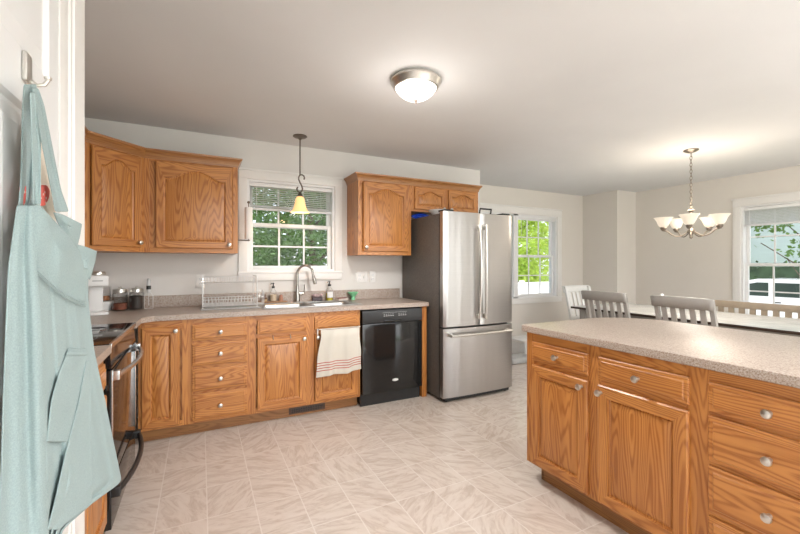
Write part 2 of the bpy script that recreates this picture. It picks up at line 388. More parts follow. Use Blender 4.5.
# ------------------------------------------------------------------ door with moulding on the left
d1 = bpy.data.objects.new('door_1', None); COL.objects.link(d1); d1.location = (-.30, 0, 0); struct(d1)
def door_slab():
    y0, y1 = .42, 1.195; m = MB()
    m.box(-.035, -.012, y0+.004, y1-.004, .01, 2.03)
    st = .115; xs = [(y0+st, (y0+y1)/2-.055), ((y0+y1)/2+.055, y1-.062)]
    rows = [(.24, .82), (1.01, 1.583), (1.683, 1.925)]
    zs = [.01, .24, .82, 1.01, 1.583, 1.683, 1.925, 2.03]
    for a, b in ((y0+.004, xs[0][0]), (xs[0][1], xs[1][0]), (xs[1][1], y1-.004)): m.box(-.012, 0, a, b, .01, 2.03)
    for (a, b) in xs:
        for k in (0, 2, 4, 6): m.box(-.012, 0, a, b, zs[k], zs[k+1])
        for (z0, z1) in rows:
            # sticking and raised field
            L = []
            for ins, x in ((0, 0), (.008, -.009), (.016, -.010), (.045, -.002)):
                L.append([m.bm.verts.new((x, yy, zz)) for yy, zz in ((a+ins, z0+ins), (b-ins, z0+ins), (b-ins, z1-ins), (a+ins, z1-ins))])
            for p, q in zip(L, L[1:]):
                for k in range(4): m.bm.faces.new((p[k], p[(k+1) % 4], q[(k+1) % 4], q[k]))
            m.bm.faces.new(L[-1])
    return m
door_slab().build('door_slab', DOORW, d1, smooth=False)
kb = MB(); kb.lathe([(.033, 0), (.033, .006), (.014, .012), (.012, .035), (.022, .042), (.030, .055), (.028, .068), (.012, .076), (0, .077)], (0, .50, 1.05), (1, 0, 0)); kb.build('door_knob', NICKEL, d1)
t = MB()
for yy in (1.282,):
    prof = [(1.193, .0), (1.193, .004), (1.213, .006), (1.248, .006), (1.252, .001), (1.258, .001), (1.262, .008), (1.274, .008), (1.278, .002), (1.285, .002), (1.290, .010), (1.385, .010), (1.392, .002), (1.392, .0)]
    A = [t.bm.verts.new((x-.30, y, 0)) for y, x in prof]; B = [t.bm.verts.new((x-.30, y, ZC)) for y, x in prof]
    t.bm.faces.new(A); t.bm.faces.new(B[::-1])
    for i in range(len(prof)): t.bm.faces.new((A[i], A[(i+1) % len(prof)], B[(i+1) % len(prof)], B[i]))
struct(t.build('trim_1', WHITE, smooth=False))
struct(MB().box(-.302, -.284, .35, .418, 0, 2.1, .004).build('trim_2', WHITE))

# ------------------------------------------------------------------ cabinets (local frame: x right, y into the carcass, face at y=0)
def knob(parent, x, y, z):
    k = MB(); k.lathe([(.009, 0), (.0075, .004), (.0065, .014), (.0145, .020), (.0165, .025), (.0145, .031), (.006, .034), (0, .0345)], (x, y, z), (0, -1, 0), 16)
    return k.build('knob', NICKEL, parent)
def panel_loops(m, x0, x1, z0, z1, st, arch, loops, fill_mi=0, rail_mi=1):
    N = 28; out = []
    def bump(u):                                    # cathedral shoulder-to-crown curve, 0 at shoulders, 1 at the crown
        u = abs(u)
        return 0. if u > .82 else (.5+.5*math.cos(PI*u/.82))**.62
    for ins, y, k in loops:
        a, b, zb, zt = x0+ins, x1-ins, z0+ins, z1-ins
        pts = [(a, zb), (b, zb)]
        for i in range(N+1):
            u = 1-2*i/N; x = (a+b)/2+(b-a)/2*u
            pts.append((x, zt-k*arch*(1-bump(u))))
        out.append([m.bm.verts.new((x, y, z)) for x, z in pts])
    for li, (p, q) in enumerate(zip(out, out[1:])):
        n = len(p)
        for i in range(n):
            j = (i+1) % n; f = m.bm.faces.new((p[i], p[j], q[j], q[i]))
            f.material_index = rail_mi if (i == 0 or 2 <= i < n-1) and li <= 2 else fill_mi
    f = m.bm.faces.new(out[-1]); f.material_index = fill_mi
    m.bm.faces.new(out[0][::-1])
def door_front(root, x0, x1, z0, z1, kn=None, arch=0., st=.055, name='door'):
    m = MB()
    panel_loops(m, x0, x1, z0, z1, st, arch, [(0, 0, 0), (0, -.013, 0), (.006, -.019, 0), (st, -.019, 1), (st+.0015, -.009, 1), (st+.009, -.005, 1), (st+.012, -.009, 1), (st+.036, -.0165, 1)])
    o = m.build(name, [OAKV, OAKH], root, ang=20)
    if kn: knob(o, kn[0], -.019, kn[1])
    return o
def drawer_front(root, x0, x1, z0, z1, kn=True, name='drawer'):
    m = MB(); L = []
    for ins, y in ((0, 0), (0, -.010), (.004, -.013), (.017, -.0145), (.021, -.019)):
        L.append([m.bm.verts.new((x, y, z)) for x, z in ((x0+ins, z0+ins), (x1-ins, z0+ins), (x1-ins, z1-ins), (x0+ins, z1-ins))])
    for p, q in zip(L, L[1:]):
        for i in range(4): m.bm.faces.new((p[i], p[(i+1) % 4], q[(i+1) % 4], q[i]))
    m.bm.faces.new(L[-1]); m.bm.faces.new(L[0][::-1])
    o = m.build(name, OAKH, root, ang=10)
    if kn: knob(o, (x0+x1)/2, -.019, (z0+z1)/2)
    return o
def base_cab(label, loc, rz, w, depth, name='base_cabinet', group=None, toe=.075, stiles=(), rails=(), toeend=0.):
    r = thing(name, label, 'kitchen cabinet', loc, rz, group)
    MB().box(.0, w, .019, depth, .1, .876).build('carcass', OAKV, r, smooth=False)
    f = MB(); f.mi = 0
    xs = [0]+list(stiles)+[w]
    for i, x in enumerate(xs):
        hw = .04 if 0 < i < len(xs)-1 else 0
        a, b = (x, x+.04) if i == 0 else ((x-.04, x) if i == len(xs)-1 else (x-.035, x+.035)); f.box(a, b, 0, .019, .1, .876)
    f.mi = 1; f.box(.04, w-.04, .0004, .019, .80, .876); f.box(.04, w-.04, .0004, .019, .1, .14)
    for z in rails: f.box(.04, w-.04, .0004, .019, z-.02, z+.02)
    f.build('face_frame', [OAKV, OAKH], r, smooth=False)
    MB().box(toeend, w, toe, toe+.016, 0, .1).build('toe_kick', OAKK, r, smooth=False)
    return r
YF = 3.29
DZ = [(.712, .829), (.525, .690), (.337, .503), (.12, .315)]
c = base_cab('oak corner base cabinet with one raised-panel door, right beside the range', (-.39, YF, 0), 0, .31, .60, stiles=(), rails=())
door_front(c, .02, .253, .115, .83, (.23, .80))
c = base_cab('oak drawer base cabinet with a stack of four knobbed drawers', (-.08, YF, 0), 0, .43, .60, rails=(.70, .515, .325))
for z0, z1 in DZ: drawer_front(c, .024, .405, z0, z1)
c = base_cab('oak sink base cabinet with two doors below false drawer fronts', (.35, YF, 0), 0, .918, .60, stiles=(.47,), rails=(.71,))
drawer_front(c, .049, .437, .725, .836, False, 'false_front'); drawer_front(c, .507, .893, .725, .836, False, 'false_front')
door_front(c, .049, .437, .125, .697, (.415, .665)); door_front(c, .507, .893, .125, .697, (.53, .665))
# floor register in the toe kick
v = MB(); v.box(0, .31, 0, .006, 0, .055, .002)
v.mi = 1
v.box(.018, .292, -.002, .001, .012, .043)
v.mi = 0
for i in range(19): v.box(.022+.0146*i, .026+.0146*i, -.004, .0, .012, .043)
v.box(.018, .292, -.004, 0, .026, .029)
tag(v.build('vent_register', [mat('brown_vent_metal', (.09, .05, .03), .45), BLACKM], loc=(.66, YF+.068, .018)), 'small brown slotted heat register in the toe kick below the sink cabinet', 'vent')
c = thing('end_panel', 'narrow oak end panel between the dishwasher and the refrigerator', 'cabinet panel', (1.905, YF, 0))
MB().box(0, .05, -.004, .60, 0, .876, .001).build('panel', OAKV, c, smooth=False)
# hidden side: base cabinet between camera side wall and range, on the left wall
c = base_cab('oak base cabinet on the left wall, mostly hidden by the hanging apron', (-.39, 1.44, 0), PI/2, .745, .60, rails=(.70,))
drawer_front(c, .03, .715, .725, .836); door_front(c, .03, .37, .125, .697, (.34, .665)); door_front(c, .376, .715, .125, .697, (.40, .665))
# island
XI = 1.754
isl = [('oak island cabinet nearest the refrigerator, one drawer over one door', 1.752, .47, 'A'), ('oak island cabinet, the middle one, wider drawer over a wide door', 1.282-.0, .43, 'B'), ('oak island cabinet with a stack of four wide drawers', .852, .60, 'C')]
c = base_cab(isl[0][0], (XI, 1.752, 0), -PI/2, .435, .60, name='island_cabinet', rails=(.70,), toe=.06, toeend=.05)
drawer_front(c, .035, .41, .715, .825); door_front(c, .035, .41, .115, .69, (.378, .655))
MB().box(-.016, 0, .0, .60, .1, .876).build('side_panel', OAKV, c, smooth=False)
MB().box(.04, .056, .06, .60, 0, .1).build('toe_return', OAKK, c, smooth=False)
c = base_cab(isl[1][0], (XI, 1.317, 0), -PI/2, .46, .60, name='island_cabinet', rails=(.70,), toe=.06)
drawer_front(c, .032, .435, .715, .825); door_front(c, .032, .435, .115, .69, (.052, .655))
c = base_cab(isl[2][0], (XI, .857, 0), -PI/2, .46, .60, name='island_cabinet', rails=(.705, .513, .32), toe=.06)
for z0, z1 in ((.715, .825), (.523, .697), (.33, .505), (.115, .312)): drawer_front(c, .042, .415, z0, z1)
c = base_cab('oak island cabinet at the end nearest the camera, outside the picture', (XI, .397, 0), -PI/2, .74, .60, name='island_cabinet', rails=(.70,), toe=.06)
drawer_front(c, .04, .70, .715, .825); door_front(c, .04, .367, .115, .69, (.34, .655)); door_front(c, .373, .70, .115, .69, (.40, .655))
tag(MB().box(XI+.602, XI+.62, -.343, 1.768, 0, .876).build('island_back_panel', OAKY, smooth=False), 'oak back panel of the island facing the dining table', 'cabinet panel')
# island top: rounded bar overhang
def round_rect(x0, x1, y0, y1, rs, n=10):
    P = []
    for (cx, cy, a0, r) in ((x1, y1, 0, rs[0]), (x0, y1, 90, rs[1]), (x0, y0, 180, rs[2]), (x1, y0, 270, rs[3])):
        ox, oy = cx+(-r if cx == x1 else r), cy+(-r if cy == y1 else r)
        for i in range(n+1):
            a = math.radians(a0+90*i/n); P.append((ox+r*math.cos(a), oy+r*math.sin(a)))
    return P
def slab(mb, P, z0, z1, r=.004):
    """slab with softened upper edge"""
    cx = sum(p[0] for p in P)/len(P); cy = sum(p[1] for p in P)/len(P); L = []
    n = len(P)
    def inset(d):
        Q = []
        for i in range(n):
            a, b, c_ = Vector(P[i-1]), Vector(P[i]), Vector(P[(i+1) % n]); e0 = (b-a).normalized(); e1 = (c_-b).normalized()
            n0 = Vector((-e0.y, e0.x)); n1 = Vector((-e1.y, e1.x)); m = n0+n1; m = m/max(m.dot(n0), .3); Q.append(b+m*d)
        return Q
    for d, z in ((r, z0), (0, z0+r), (0, z1-r), (r*.3, z1-r*.3), (r, z1)): L.append([mb.bm.verts.new((q.x, q.y, z)) for q in inset(d)])
    for p, q in zip(L, L[1:]):
        for i in range(n): mb.bm.faces.new((p[i], p[(i+1) % n], q[(i+1) % n], q[i]))
    mb.bm.faces.new(L[0][::-1]); mb.bm.faces.new(L[-1])
m = MB(); slab(m, round_rect(1.724, 2.69, -.36, 1.80, (.34, .03, .03, .34)), .8765, .914)
tag(m.build('island_countertop', LAM, ang=40), 'speckled beige laminate countertop of the island with a rounded overhang', 'countertop')

# back-run countertop (L shape) with the sink opening, and its upstand
SX0, SX1, SY0, SY1 = .47, 1.30, 3.36, 3.80
m = MB(); a, b = .8765, .914; YC = YF-.03
m.box(-.36, SX0, YC, YW, a, b); m.box(SX1, 1.965, YC, YW, a, b); m.box(SX0, SX1, YC, SY0, a, b); m.box(SX0, SX1, SY1, YW, a, b)
m.box(XW, -.36, 2.96, YW, a, b)
m.prism([(-.36, 3.19), (-.29, YC), (-.36, YC)], a, b)
ct = tag(m.build('countertop', LAM, smooth=False), 'speckled beige laminate countertop running along the window wall and sink', 'countertop')
m = MB(); m.box(XW+.02, 1.965, YW-.02, YW, .914, 1.015, .003); m.box(XW, XW+.02, 2.96, YW-.02, .914, 1.015, .003)
m.build('backsplash', LAM, ct, smooth=False)
tag(MB().box(XW, -.36, 1.44, 2.185, a, b, .003).build('countertop', LAM, smooth=False), 'short piece of beige countertop between the apron and the range', 'countertop')

# wall cabinets
def wall_cab(label, loc, rz, w, z0, z1, depth, doors, name='wall_cabinet'):
    r = thing(name, label, 'kitchen cabinet', loc, rz)
    MB().box(0, w, .019, depth, z0, z1).build('carcass', OAKV, r, smooth=False)
    f = MB()
    f.box(0, .035, 0, .019, z0, z1); f.box(w-.035, w, 0, .019, z0, z1); f.mi = 1; f.box(.035, w-.035, 0, .019, z1-.04, z1); f.box(.035, w-.035, 0, .019, z0, z0+.035)
    f.mi = 0
    for k in range(1, len(doors)):
        x = (doors[k-1][1]+doors[k][0])/2; f.box(x-.03, x+.03, 0, .019, z0+.035, z1-.04)
    f.box(.035, w-.035, .012, .019, z0+.035, z1-.04)
    f.build('face_frame', [OAKV, OAKH], r, smooth=False)
    for (x0, x1, a, b, kn, arch) in doors: door_front(r, x0, x1, a, b, kn, arch, st=.055 if b-a > .3 else .042)
    return r
def crown(root, path, zt):
    p = [(-.004, zt-.022), (.004, zt-.022), (.008, zt-.006), (.016, zt+.014), (.024, zt+.026), (.034, zt+.036), (.036, zt+.048), (-.004, zt+.048)]
    m = MB(); m.sweep(path, p); return m.build('crown_moulding', OAKD, root, smooth=False)
ZU0, ZU1 = 1.372, 2.118
yf = 3.58
c = wall_cab('straight oak wall cabinet with arched panel door, left of the sink window', (-.385, yf, 0), 0, .665, ZU0, ZU1, YW-yf, [(.075, .625, ZU0+.035, ZU1-.035, (.597, ZU0+.07), .07)])
crown(c, [(.665, YW-yf-.002), (.665, 0), (0, 0)][::-1], ZU1)
# angled corner cabinet
r = thing('corner_wall_cabinet', 'angled oak corner wall cabinet with arched door above the jars', 'kitchen cabinet', (-.695, 3.27, 0), PI/4)
w = .4384
MB().prism([(0, .019), (w, .019), (w+.215, .234), (w+.002, .447), (w/2-.009, .655), (-.215, .234)][:0] or [(0.0, .019), (w, .019), (w, .03), (.661, .222), (.22, .663), (-.214, .23), (0, .03)], ZU0, ZU1).build('carcass', OAKV, r, smooth=False)
f = MB(); f.box(0, .045, 0, .019, ZU0, ZU1); f.box(w-.045, w, 0, .019, ZU0, ZU1); f.mi = 1; f.box(.045, w-.045, 0, .019, ZU1-.04, ZU1); f.box(.045, w-.045, 0, .019, ZU0, ZU0+.035); f.build('face_frame', [OAKV, OAKH], r, smooth=False)
door_front(r, .05, w-.035, ZU0+.035, ZU1-.035, (w-.06, ZU0+.07), .06)
crown(r, [(-.2, -.2), (0, 0), (w, 0)], ZU1)
# right of window
c = wall_cab('oak wall cabinet with one tall arched door, between window and refrigerator', (1.36, yf, 0), 0, .583, ZU0, ZU1, YW-yf, [(.05, .545, ZU0+.035, ZU1-.03, (.075, ZU0+.075), .06)])
crown(c, [(0, YW-yf-.002), (0, 0), (.583, 0)], ZU1)
c = wall_cab('shallow oak wall cabinet with two small arched doors over the refrigerator', (1.943, yf, 0), 0, .864, 1.83, ZU1, YW-yf, [(.035, .41, 1.85, ZU1-.03, (.385, 1.872), .04), (.455, .83, 1.85, ZU1-.03, (.48, 1.872), .04)])
crown(c, [(0, 0), (.864, 0), (.864, YW-yf-.002)], ZU1)

# ------------------------------------------------------------------ dishwasher
r = thing('dishwasher', 'black built-in dishwasher with glossy door under the counter', 'dishwasher', (1.275, YF, 0))
MB().box(.005, .615, .04, .59, .02, .874).build('tub_housing', BLACKM, r, smooth=False)
d = MB().box(.006, .614, -.03, .038, .115, .742, .006).build('door', BLACK, r)
MB().lathe([(.0, .003), (.028, .003), (.032, .0), (.032, -.002)], (0, 0, 0), (0, -1, 0), 28).build('badge', mat('badge_silver', (.75, .75, .73), .3, .6), d, loc=(.33, -.031, .215)).scale = (1.0, 1, .42)
MB().lathe([(.0, .0045), (.020, .0045), (.021, .003)], (0, 0, 0), (0, -1, 0), 28).build('badge_face', mat('badge_white', (.9, .9, .88), .3), d, loc=(.33, -.031, .215)).scale = (1.0, 1, .34)
p = MB(); p.prism([(-.03, .748), (-.034, .80), (-.026, .862), (.038, .868), (.038, .748)], .006, .614, 'yz'); p.mi = 1; p.box(.21, .39, -.042, -.029, .752, .768, .004)
p = p.build('control_panel', [BLACKM, BLACK], r)
q = MB()
for i in range(9):
    x = .21+i*.022+(.04 if i > 4 else 0); q.box(x, x+.014, -.0365, -.031, .806, .812); q.box(x+.002, x+.010, -.0355, -.030, .822, .826)
q.box(.20, .45, -.0335, -.029, .838, .840)
q.build('button_markings', mat('grey_print', (.45, .45, .44), .5), p, smooth=False)
MB().box(.006, .614, .02, .036, .0, .11).build('toe_plate', BLACKM, r, smooth=False)

# ------------------------------------------------------------------ refrigerator
FX0, FX1, FY = 1.985, 2.812, 3.035
r = thing('refrigerator', 'stainless french-door refrigerator with dark sides and bottom freezer', 'refrigerator', (FX0, FY, 0))
W = FX1-FX0
MB().box(.004, W-.004, .075, .83, .03, 1.755, .004).build('cabinet_body', FSIDE, r)
def fdoor(x0, x1, z0, z1, nm):
    m = MB(); N = 14; pts = []
    for i in range(N+1):
        x = x0+(x1-x0)*i/N; u = (x-W/2)/(W/2); e = min(x-x0, x1-x)
        y = -.012*(1-u*u)+(.008*(1-min(e, .012)/.012)**2); pts.append((x, y))
    pts += [(x1, .062), (x0, .062)]
    m.prism(pts, z0, z1); m2 = m.build(nm, STEELD, r, ang=50); return m2
dl = fdoor(.0, W/2-.003, .70, 1.77, 'door'); dr = fdoor(W/2+.003, W, .70, 1.77, 'door'); df = fdoor(0, W, .045, .682, 'freezer_door')
def fhandle(par, x, bow):
    m = MB(); P = []
    for i in range(25):
        t_ = i/24; z = .76+.90*t_; P.append((x+bow*math.sin(PI*t_), -.05-.018*math.sin(PI*t_), z))
    m.tube(P, .0125, 12)
    for z in (.785, 1.635): m.box(x-.014, x+.014, -.055, -.008, z-.02, z+.02, .005)
    m.build('handle', NICKEL, par)
fhandle(dl, W/2-.04, .008); fhandle(dr, W/2+.04, -.008)
m = MB(); m.tube([(.05+(W-.1)*i/20, -.055-.016*math.sin(PI*i/20), .625) for i in range(21)], .013, 12)
for x in (.07, W-.07): m.box(x-.02, x+.02, -.055, .0, .61, .64, .005)
m.build('handle', NICKEL, df)
MB().box(.03, W-.03, .02, .2, .012, .045).build('base_grille', BLACKM, r)
m = MB(); m.box(.02, .12, .01, .12, 1.771, 1.79, .004); m.build('hinge_cover', BLACKM, r)
m = MB(); m.box(W-.12, W-.02, .01, .12, 1.771, 1.79, .004); m.build('hinge_cover', BLACKM, r)
for x in (.06, W-.06): MB().lathe([(.015, 0), (.018, .012), (.01, .03)], (x, .05, 0), n=12).build('foot', BLACKM, r)
MB().box(-.0005, .0045, .058, .076, .045, 1.755).build('door_gasket', BLACKM, r)
# on top of the refrigerator
r = thing('baking_tray', 'dark metal tray with raised wire handles on top of the refrigerator', 'tray', (FX0+.57, FY+.20, 1.756))
MB().box(-.17, .17, -.1, .25, 0, .012, .005).build('pan', BLACKM, r)
m = MB(); m.tube([(-.07, -.08, .01), (-.07, -.1, .078), (.07, -.1, .078), (.07, -.08, .01)], .009, 8); m.build('handle', BLACKM, r)
r = MB(); pr_ = [(0, 0), (.05, .001), (.08, .025), (.115, .058), (.117, .062), (.112, .062), (.075, .029), (.05, .006), (0, .005)]
r.lathe(pr_, n=32); o = tag(r.build('serving_bowl', PLWH, loc=(FX0+.155, FY+.30, 1.7565)), 'white bowl on the left of the refrigerator top, only its rim in sight', 'bowl')
m = MB(); n = 14; rows = []
for i in range(n+1):
    row = []
    for j in range(20):
        a = 2*PI*j/19; t_ = i/n; rr = (.05+.016*math.sin(3*a+5*t_)+.008*math.sin(7*a+9*t_))*math.sin(PI*min(max(t_, .02), .98))**.5
        row.append((-.12+.24*t_, rr*1.1*math.cos(a), .034+.55*rr*math.sin(a)))
    rows.append(row)
m.grid(rows); tag(m.build('plastic_bag', mat('blue_plastic', (.02, .08, .62), .25, var=.5, scale=25), loc=(FX0+.125, FY+.62, 1.757)), 'crumpled bright blue plastic package at the back of the refrigerator top', 'bag')

# ------------------------------------------------------------------ range
BGREY = mat('burner_grey', (.25, .25, .25), .3)
r = thing('kitchen_range', 'stainless and black electric range on the left wall', 'stove', (-.375, 2.20, 0), PI/2)
# local: x along wall (0..0.75), y into wall
RW = .75
MB().box(.002, RW-.002, .03, .62, .0, .895).build('body', BLACKM, r, smooth=False)
ck = MB().box(0, RW, -.002, .62, .897, .915, .004).build('cooktop', BLACK, r)
for (x, y, rr) in ((.2, .18, .1), (.55, .18, .08), (.2, .45, .075), (.55, .45, .1)):
    for k in (1., .62):
        P = [(x+rr*k*math.cos(2*PI*i/32), y+rr*k*math.sin(2*PI*i/32), .9155) for i in range(33)]; MB().tube(P, .0012, 4, cap=False).build('burner_ring', BGREY, ck)
MB().box(0, RW, -.014, -.002, .892, .917, .003).build('front_trim', STEEL, r)
m = MB(); m.prism([(-.004, .890), (-.012, .80), (.03, .80), (.03, .892)], .004, RW-.004, 'yz'); m.build('control_panel', BLACK, r, smooth=False)
od = MB().box(.006, RW-.006, -.012, .028, .275, .792, .004).build('oven_door', BLACK, r)
for b_ in ((.006, .03, .275, .792), (RW-.03, RW-.006, .275, .792)): MB().box(b_[0], b_[1], -.015, -.011, b_[2], b_[3], .001).build('door_trim', STEEL, od)
def bow(z, par, mt, out=.045):
    m = MB(); P = [(.03+(RW-.06)*i/20, -.030-out*math.sin(PI*i/20)**.75, z) for i in range(21)]; m.tube(P, .0125, 10)
    m.box(.012, .05, -.042, -.010, z-.022, z+.022, .004); m.box(RW-.05, RW-.012, -.042, -.010, z-.022, z+.022, .004)
    return m.build('handle', mt, par)
bow(.765, od, STEEL)
dw = MB().box(.006, RW-.006, -.011, .028, .06, .265, .004).build('storage_drawer', BLACK, r)
bow(.225, dw, BLACKM)
m = MB(); m.box(.0, RW, .56, .62, .915, 1.06, .006); m.build('back_console', BLACK, r)
# microwave
r = thing('microwave', 'black over-the-range microwave just visible at the wall edge', 'microwave', (-.63, 2.20, 1.42), PI/2)
MB().box(0, .75, .02, .39, 0, .40, .006).build('case', BLACKM, r)
dd = MB().box(.002, .60, -.012, .02, .002, .398, .005).build('door', BLACK, r)
MB().box(.604, .748, -.012, .02, .002, .398, .005).build('control_panel', BLACKM, r)
m = MB(); m.tube([(.57, -.012, .04), (.57, -.035, .06), (.57, -.04, .13), (.57, -.035, .20), (.57, -.012, .22)], .009, 10); m.build('handle', BLACK, dd)

# ------------------------------------------------------------------ sink + faucet
FNICK = mat('faucet_nickel', (.42, .40, .37), .25, 1., var=.06, scale=60)
SINKM = mat('sink_steel', (.42, .42, .41), .3, .95, var=.04, scale=20)
r = thing('kitchen_sink', 'double-bowl stainless sink set in the beige countertop under the window', 'sink', ((SX0+SX1)/2, (SY0+SY1)/2, .914))
hw, hd = (SX1-SX0)/2, (SY1-SY0)/2
m = MB()
m.box(-hw-.018, hw+.018, -hd-.018, -hd+.018, 0.0005, .006, .002); m.box(-hw-.018, hw+.018, hd-.06, hd+.018, 0.0005, .006, .002)
m.box(-hw-.018, -hw+.018, -hd+.018, hd-.06, 0.0005, .006, .002); m.box(hw-.018, hw+.018, -hd+.018, hd-.06, 0.0005, .006, .002); m.box(-.018, .018, -hd+.018, hd-.06, -.002, .006, .002)
m.build('rim', SINKM, r)
for sx in (-1, 1):
    m = MB(); x0, x1 = (.018, hw-.018) if sx > 0 else (-hw+.018, -.018); y0_, y1_ = -hd+.018, hd-.06; L = []
    for ins, z in ((0, .003), (.006, -.02), (.014, -.15), (.04, -.175)):
        L.append([m.bm.verts.new((x, y, z)) for x, y in round_rect(x0+ins, x1-ins, y0_+ins, y1_-ins, (.04,)*4, 5)])
    for p, q in zip(L, L[1:]):
        n = len(p)
        for i in range(n): m.bm.faces.new((p[i], p[(i+1) % n], q[(i+1) % n], q[i]))
    m.bm.faces.new(L[-1]); b_ = m.build('bowl', SINKM, r); solid(b_, .0015, 1)
    MB().lathe([(.0, .001), (.03, .001), (.042, .003), (.045, 0)], ((x0+x1)/2, (y0_+y1_)/2, -.174), n=20).build('drain', NICKEL, b_)
r = thing('faucet', 'brushed nickel gooseneck faucet with pull-down head behind the sink', 'faucet', (.835, 3.835, .914))
m = MB(); m.lathe([(.030, 0), (.030, .006), (.024, .012), (.021, .07), (.016, .12), (.014, .16)], n=20); m.build('base', FNICK, r)
P = [(0, 0, .15), (0, 0, .25)]+[(.068-.068*math.cos(a), -.062*(1-math.cos(a))*.5, .27+.085*math.sin(a)) for a in [PI*i/14 for i in range(0, 13)]]
P += [(.138, -.062, .24)]
m = MB(); m.tube(P, .0115, 12); m.build('spout', FNICK, r)
m = MB(); m.tube([(.136, -.061, .262), (.142, -.064, .235), (.150, -.067, .20), (.154, -.068, .175)], [.012, .016, .018, .015], 12); m.build('spray_head', FNICK, r)
m = MB(); m.tube([(.015, 0, .085), (.05, 0, .085), (.062, 0, .09)], .012, 10); m.tube([(.06, 0, .085), (.064, 0, .12), (.066, .0, .17)], [.008, .006, .004], 8); m.build('lever', FNICK, r)

# ------------------------------------------------------------------ dish rack
WIRE = mat('chrome_wire', (.80, .80, .80), .3, .7)
r = thing('dish_rack', 'two-tier chrome wire dish rack on a tray left of the sink', 'dish rack', (.02, 3.46, .915))
MB().box(-.02, .43, 0, .33, 0, .012, .006).build('drip_tray', mat('tray_grey', (.35, .35, .34), .35), r)
def tier(z, y0_, y1_, nm):
    m = MB()
    for zz in (z, z+.05):
        m.tube([(0, y0_, zz), (.40, y0_, zz), (.40, y1_, zz), (0, y1_, zz), (0, y0_, zz)], .003, 6)
    for i in range(15):
        x = .014+.0265*i; m.tube([(x, y0_, z+.05), (x, y0_, z), (x, y1_, z), (x, y1_, z+.05)], .0024, 5)
    for k in range(1, 6): y = y0_+(y1_-y0_)*k/6; m.tube([(0, y, z+.05), (0, y, z), (.40, y, z), (.40, y, z+.05)], .0024, 5)
    return m.build(nm, WIRE, r)
tier(.03, .02, .30, 'lower_basket'); tier(.21, .06, .29, 'upper_basket')
for x in (-.004, .404):
    m = MB(); m.tube([(x, .03, .012), (x, .03, .2), (x, .06, .265)], .0045, 8); m.tube([(x, .29, .012), (x, .29, .265)], .0045, 8); m.tube([(x, .06, .265), (x, .29, .265)], .0045, 8); m.build('side_frame', WIRE, r)
m = MB()
for zz in (.03, .09, .14):
    m.tube([(.412, .03, zz), (.46, .03, zz), (.46, .17, zz), (.412, .17, zz)], .002, 6)
for y in (.03, .065, .1, .135, .17): m.tube([(.412, y, .03), (.46, y, .03), (.46, y, .14)], .0024, 5)
m.build('utensil_holder', WIRE, r)

# ------------------------------------------------------------------ small things on the counter
ZT = .9145
def jar(label, x, y, rad, h, fill, fh, nm='storage_jar', lid=True, grp=None):
    r = thing(nm, label, 'jar', (x, y, ZT), 0, grp)
    MB().lathe([(0, .0), (rad*.95, 0), (rad, .006), (rad, h*.86), (rad*.82, h*.93), (rad*.82, h), (rad*.78, h), (rad*.78, h*.93), (rad*.95, h*.85), (rad*.95, .008), (0, .006)], n=24).build('glass_body', JAR, r)
    MB().lathe([(0, .007), (rad*.93, .009), (rad*.93, fh*.95), (rad*.5, fh), (0, fh*1.02)], n=20).build('contents', fill, r)
    l = MB(); l.lathe([(0, h+.022), (rad*.5, h+.020), (rad*.86, h+.012), (rad*.9, h), (rad*.9, h-.012), (0, h-.012)], n=24)
    l.lathe([(0, h+.020), (.010, h+.021), (.012, h+.032), (0, h+.036)], n=12); l.build('lid', NICKEL, r)
    return r
jar('clear glass jar a third full of red-brown spice, nickel lid', -.568, 3.78, .052, .155, mat('red_brown_spice', (.20, .06, .03), .8, var=.5, scale=120), .06)
jar('clear glass jar nearly full of dark coffee beans, nickel lid', -.458, 3.78, .052, .155, mat('coffee_beans', (.035, .022, .016), .6, var=.7, scale=140), .115)
r = thing('glass_canister', 'clear canister with brown contents resting on a white tub beside the coffee maker', 'canister', (-.676, 3.815, ZT))
MB().lathe([(0, 0), (.04, 0), (.055, .07), (.056, .075), (0, .075)], n=24).build('white_base', PLWH, r)
MB().lathe([(0, .077), (.045, .077), (.045, .185), (.047, .19), (.041, .19), (.041, .08), (0, .08)], n=24).build('glass_body', JAR, r)
MB().lathe([(0, .082), (.039, .082), (.039, .115), (0, .118)], n=20).build('contents', mat('brown_sugar', (.34, .13, .05), .8, var=.2, scale=90), r)
r = thing('coffee_maker', 'compact white single-cup coffee maker at the corner of the counter', 'coffee maker', (-.672, 3.56, ZT), math.radians(12))
MB().box(-.065, .065, -.10, .10, 0, .022, .01).build('drip_base', PLWH, r)
MB().box(-.055, .035, .0, .10, .02, .23, .015, 3).build('column', PLWH, r)
h = MB().box(-.065, .065, -.085, .10, .205, .285, .014, 3).build('head', PLWH, r)
MB().lathe([(0, .285), (.05, .285), (.052, .30), (.046, .312), (0, .313)], (0, .0, 0), n=24).build('lid', NICKEL, r)
MB().box(-.03, .03, -.0865, -.0845, .243, .249).build('mark', mat('grey_mark', (.3, .3, .3), .5), h)
r = thing('milk_frother', 'slim handheld milk frother upright in a wire stand by the jars', 'milk frother', (-.378, 3.80, ZT))
MB().tube([(0, 0, .13), (0, 0, .15), (0, 0, .20), (.0, 0, .235), (0, 0, .25)], [.010, .014, .016, .014, .006], 14).build('handle', mat('frother_white', (.6, .6, .6), .3), r)
MB().tube([(0, 0, .03), (0, 0, .13)], .002, 6).build('shaft', WIRE, r)
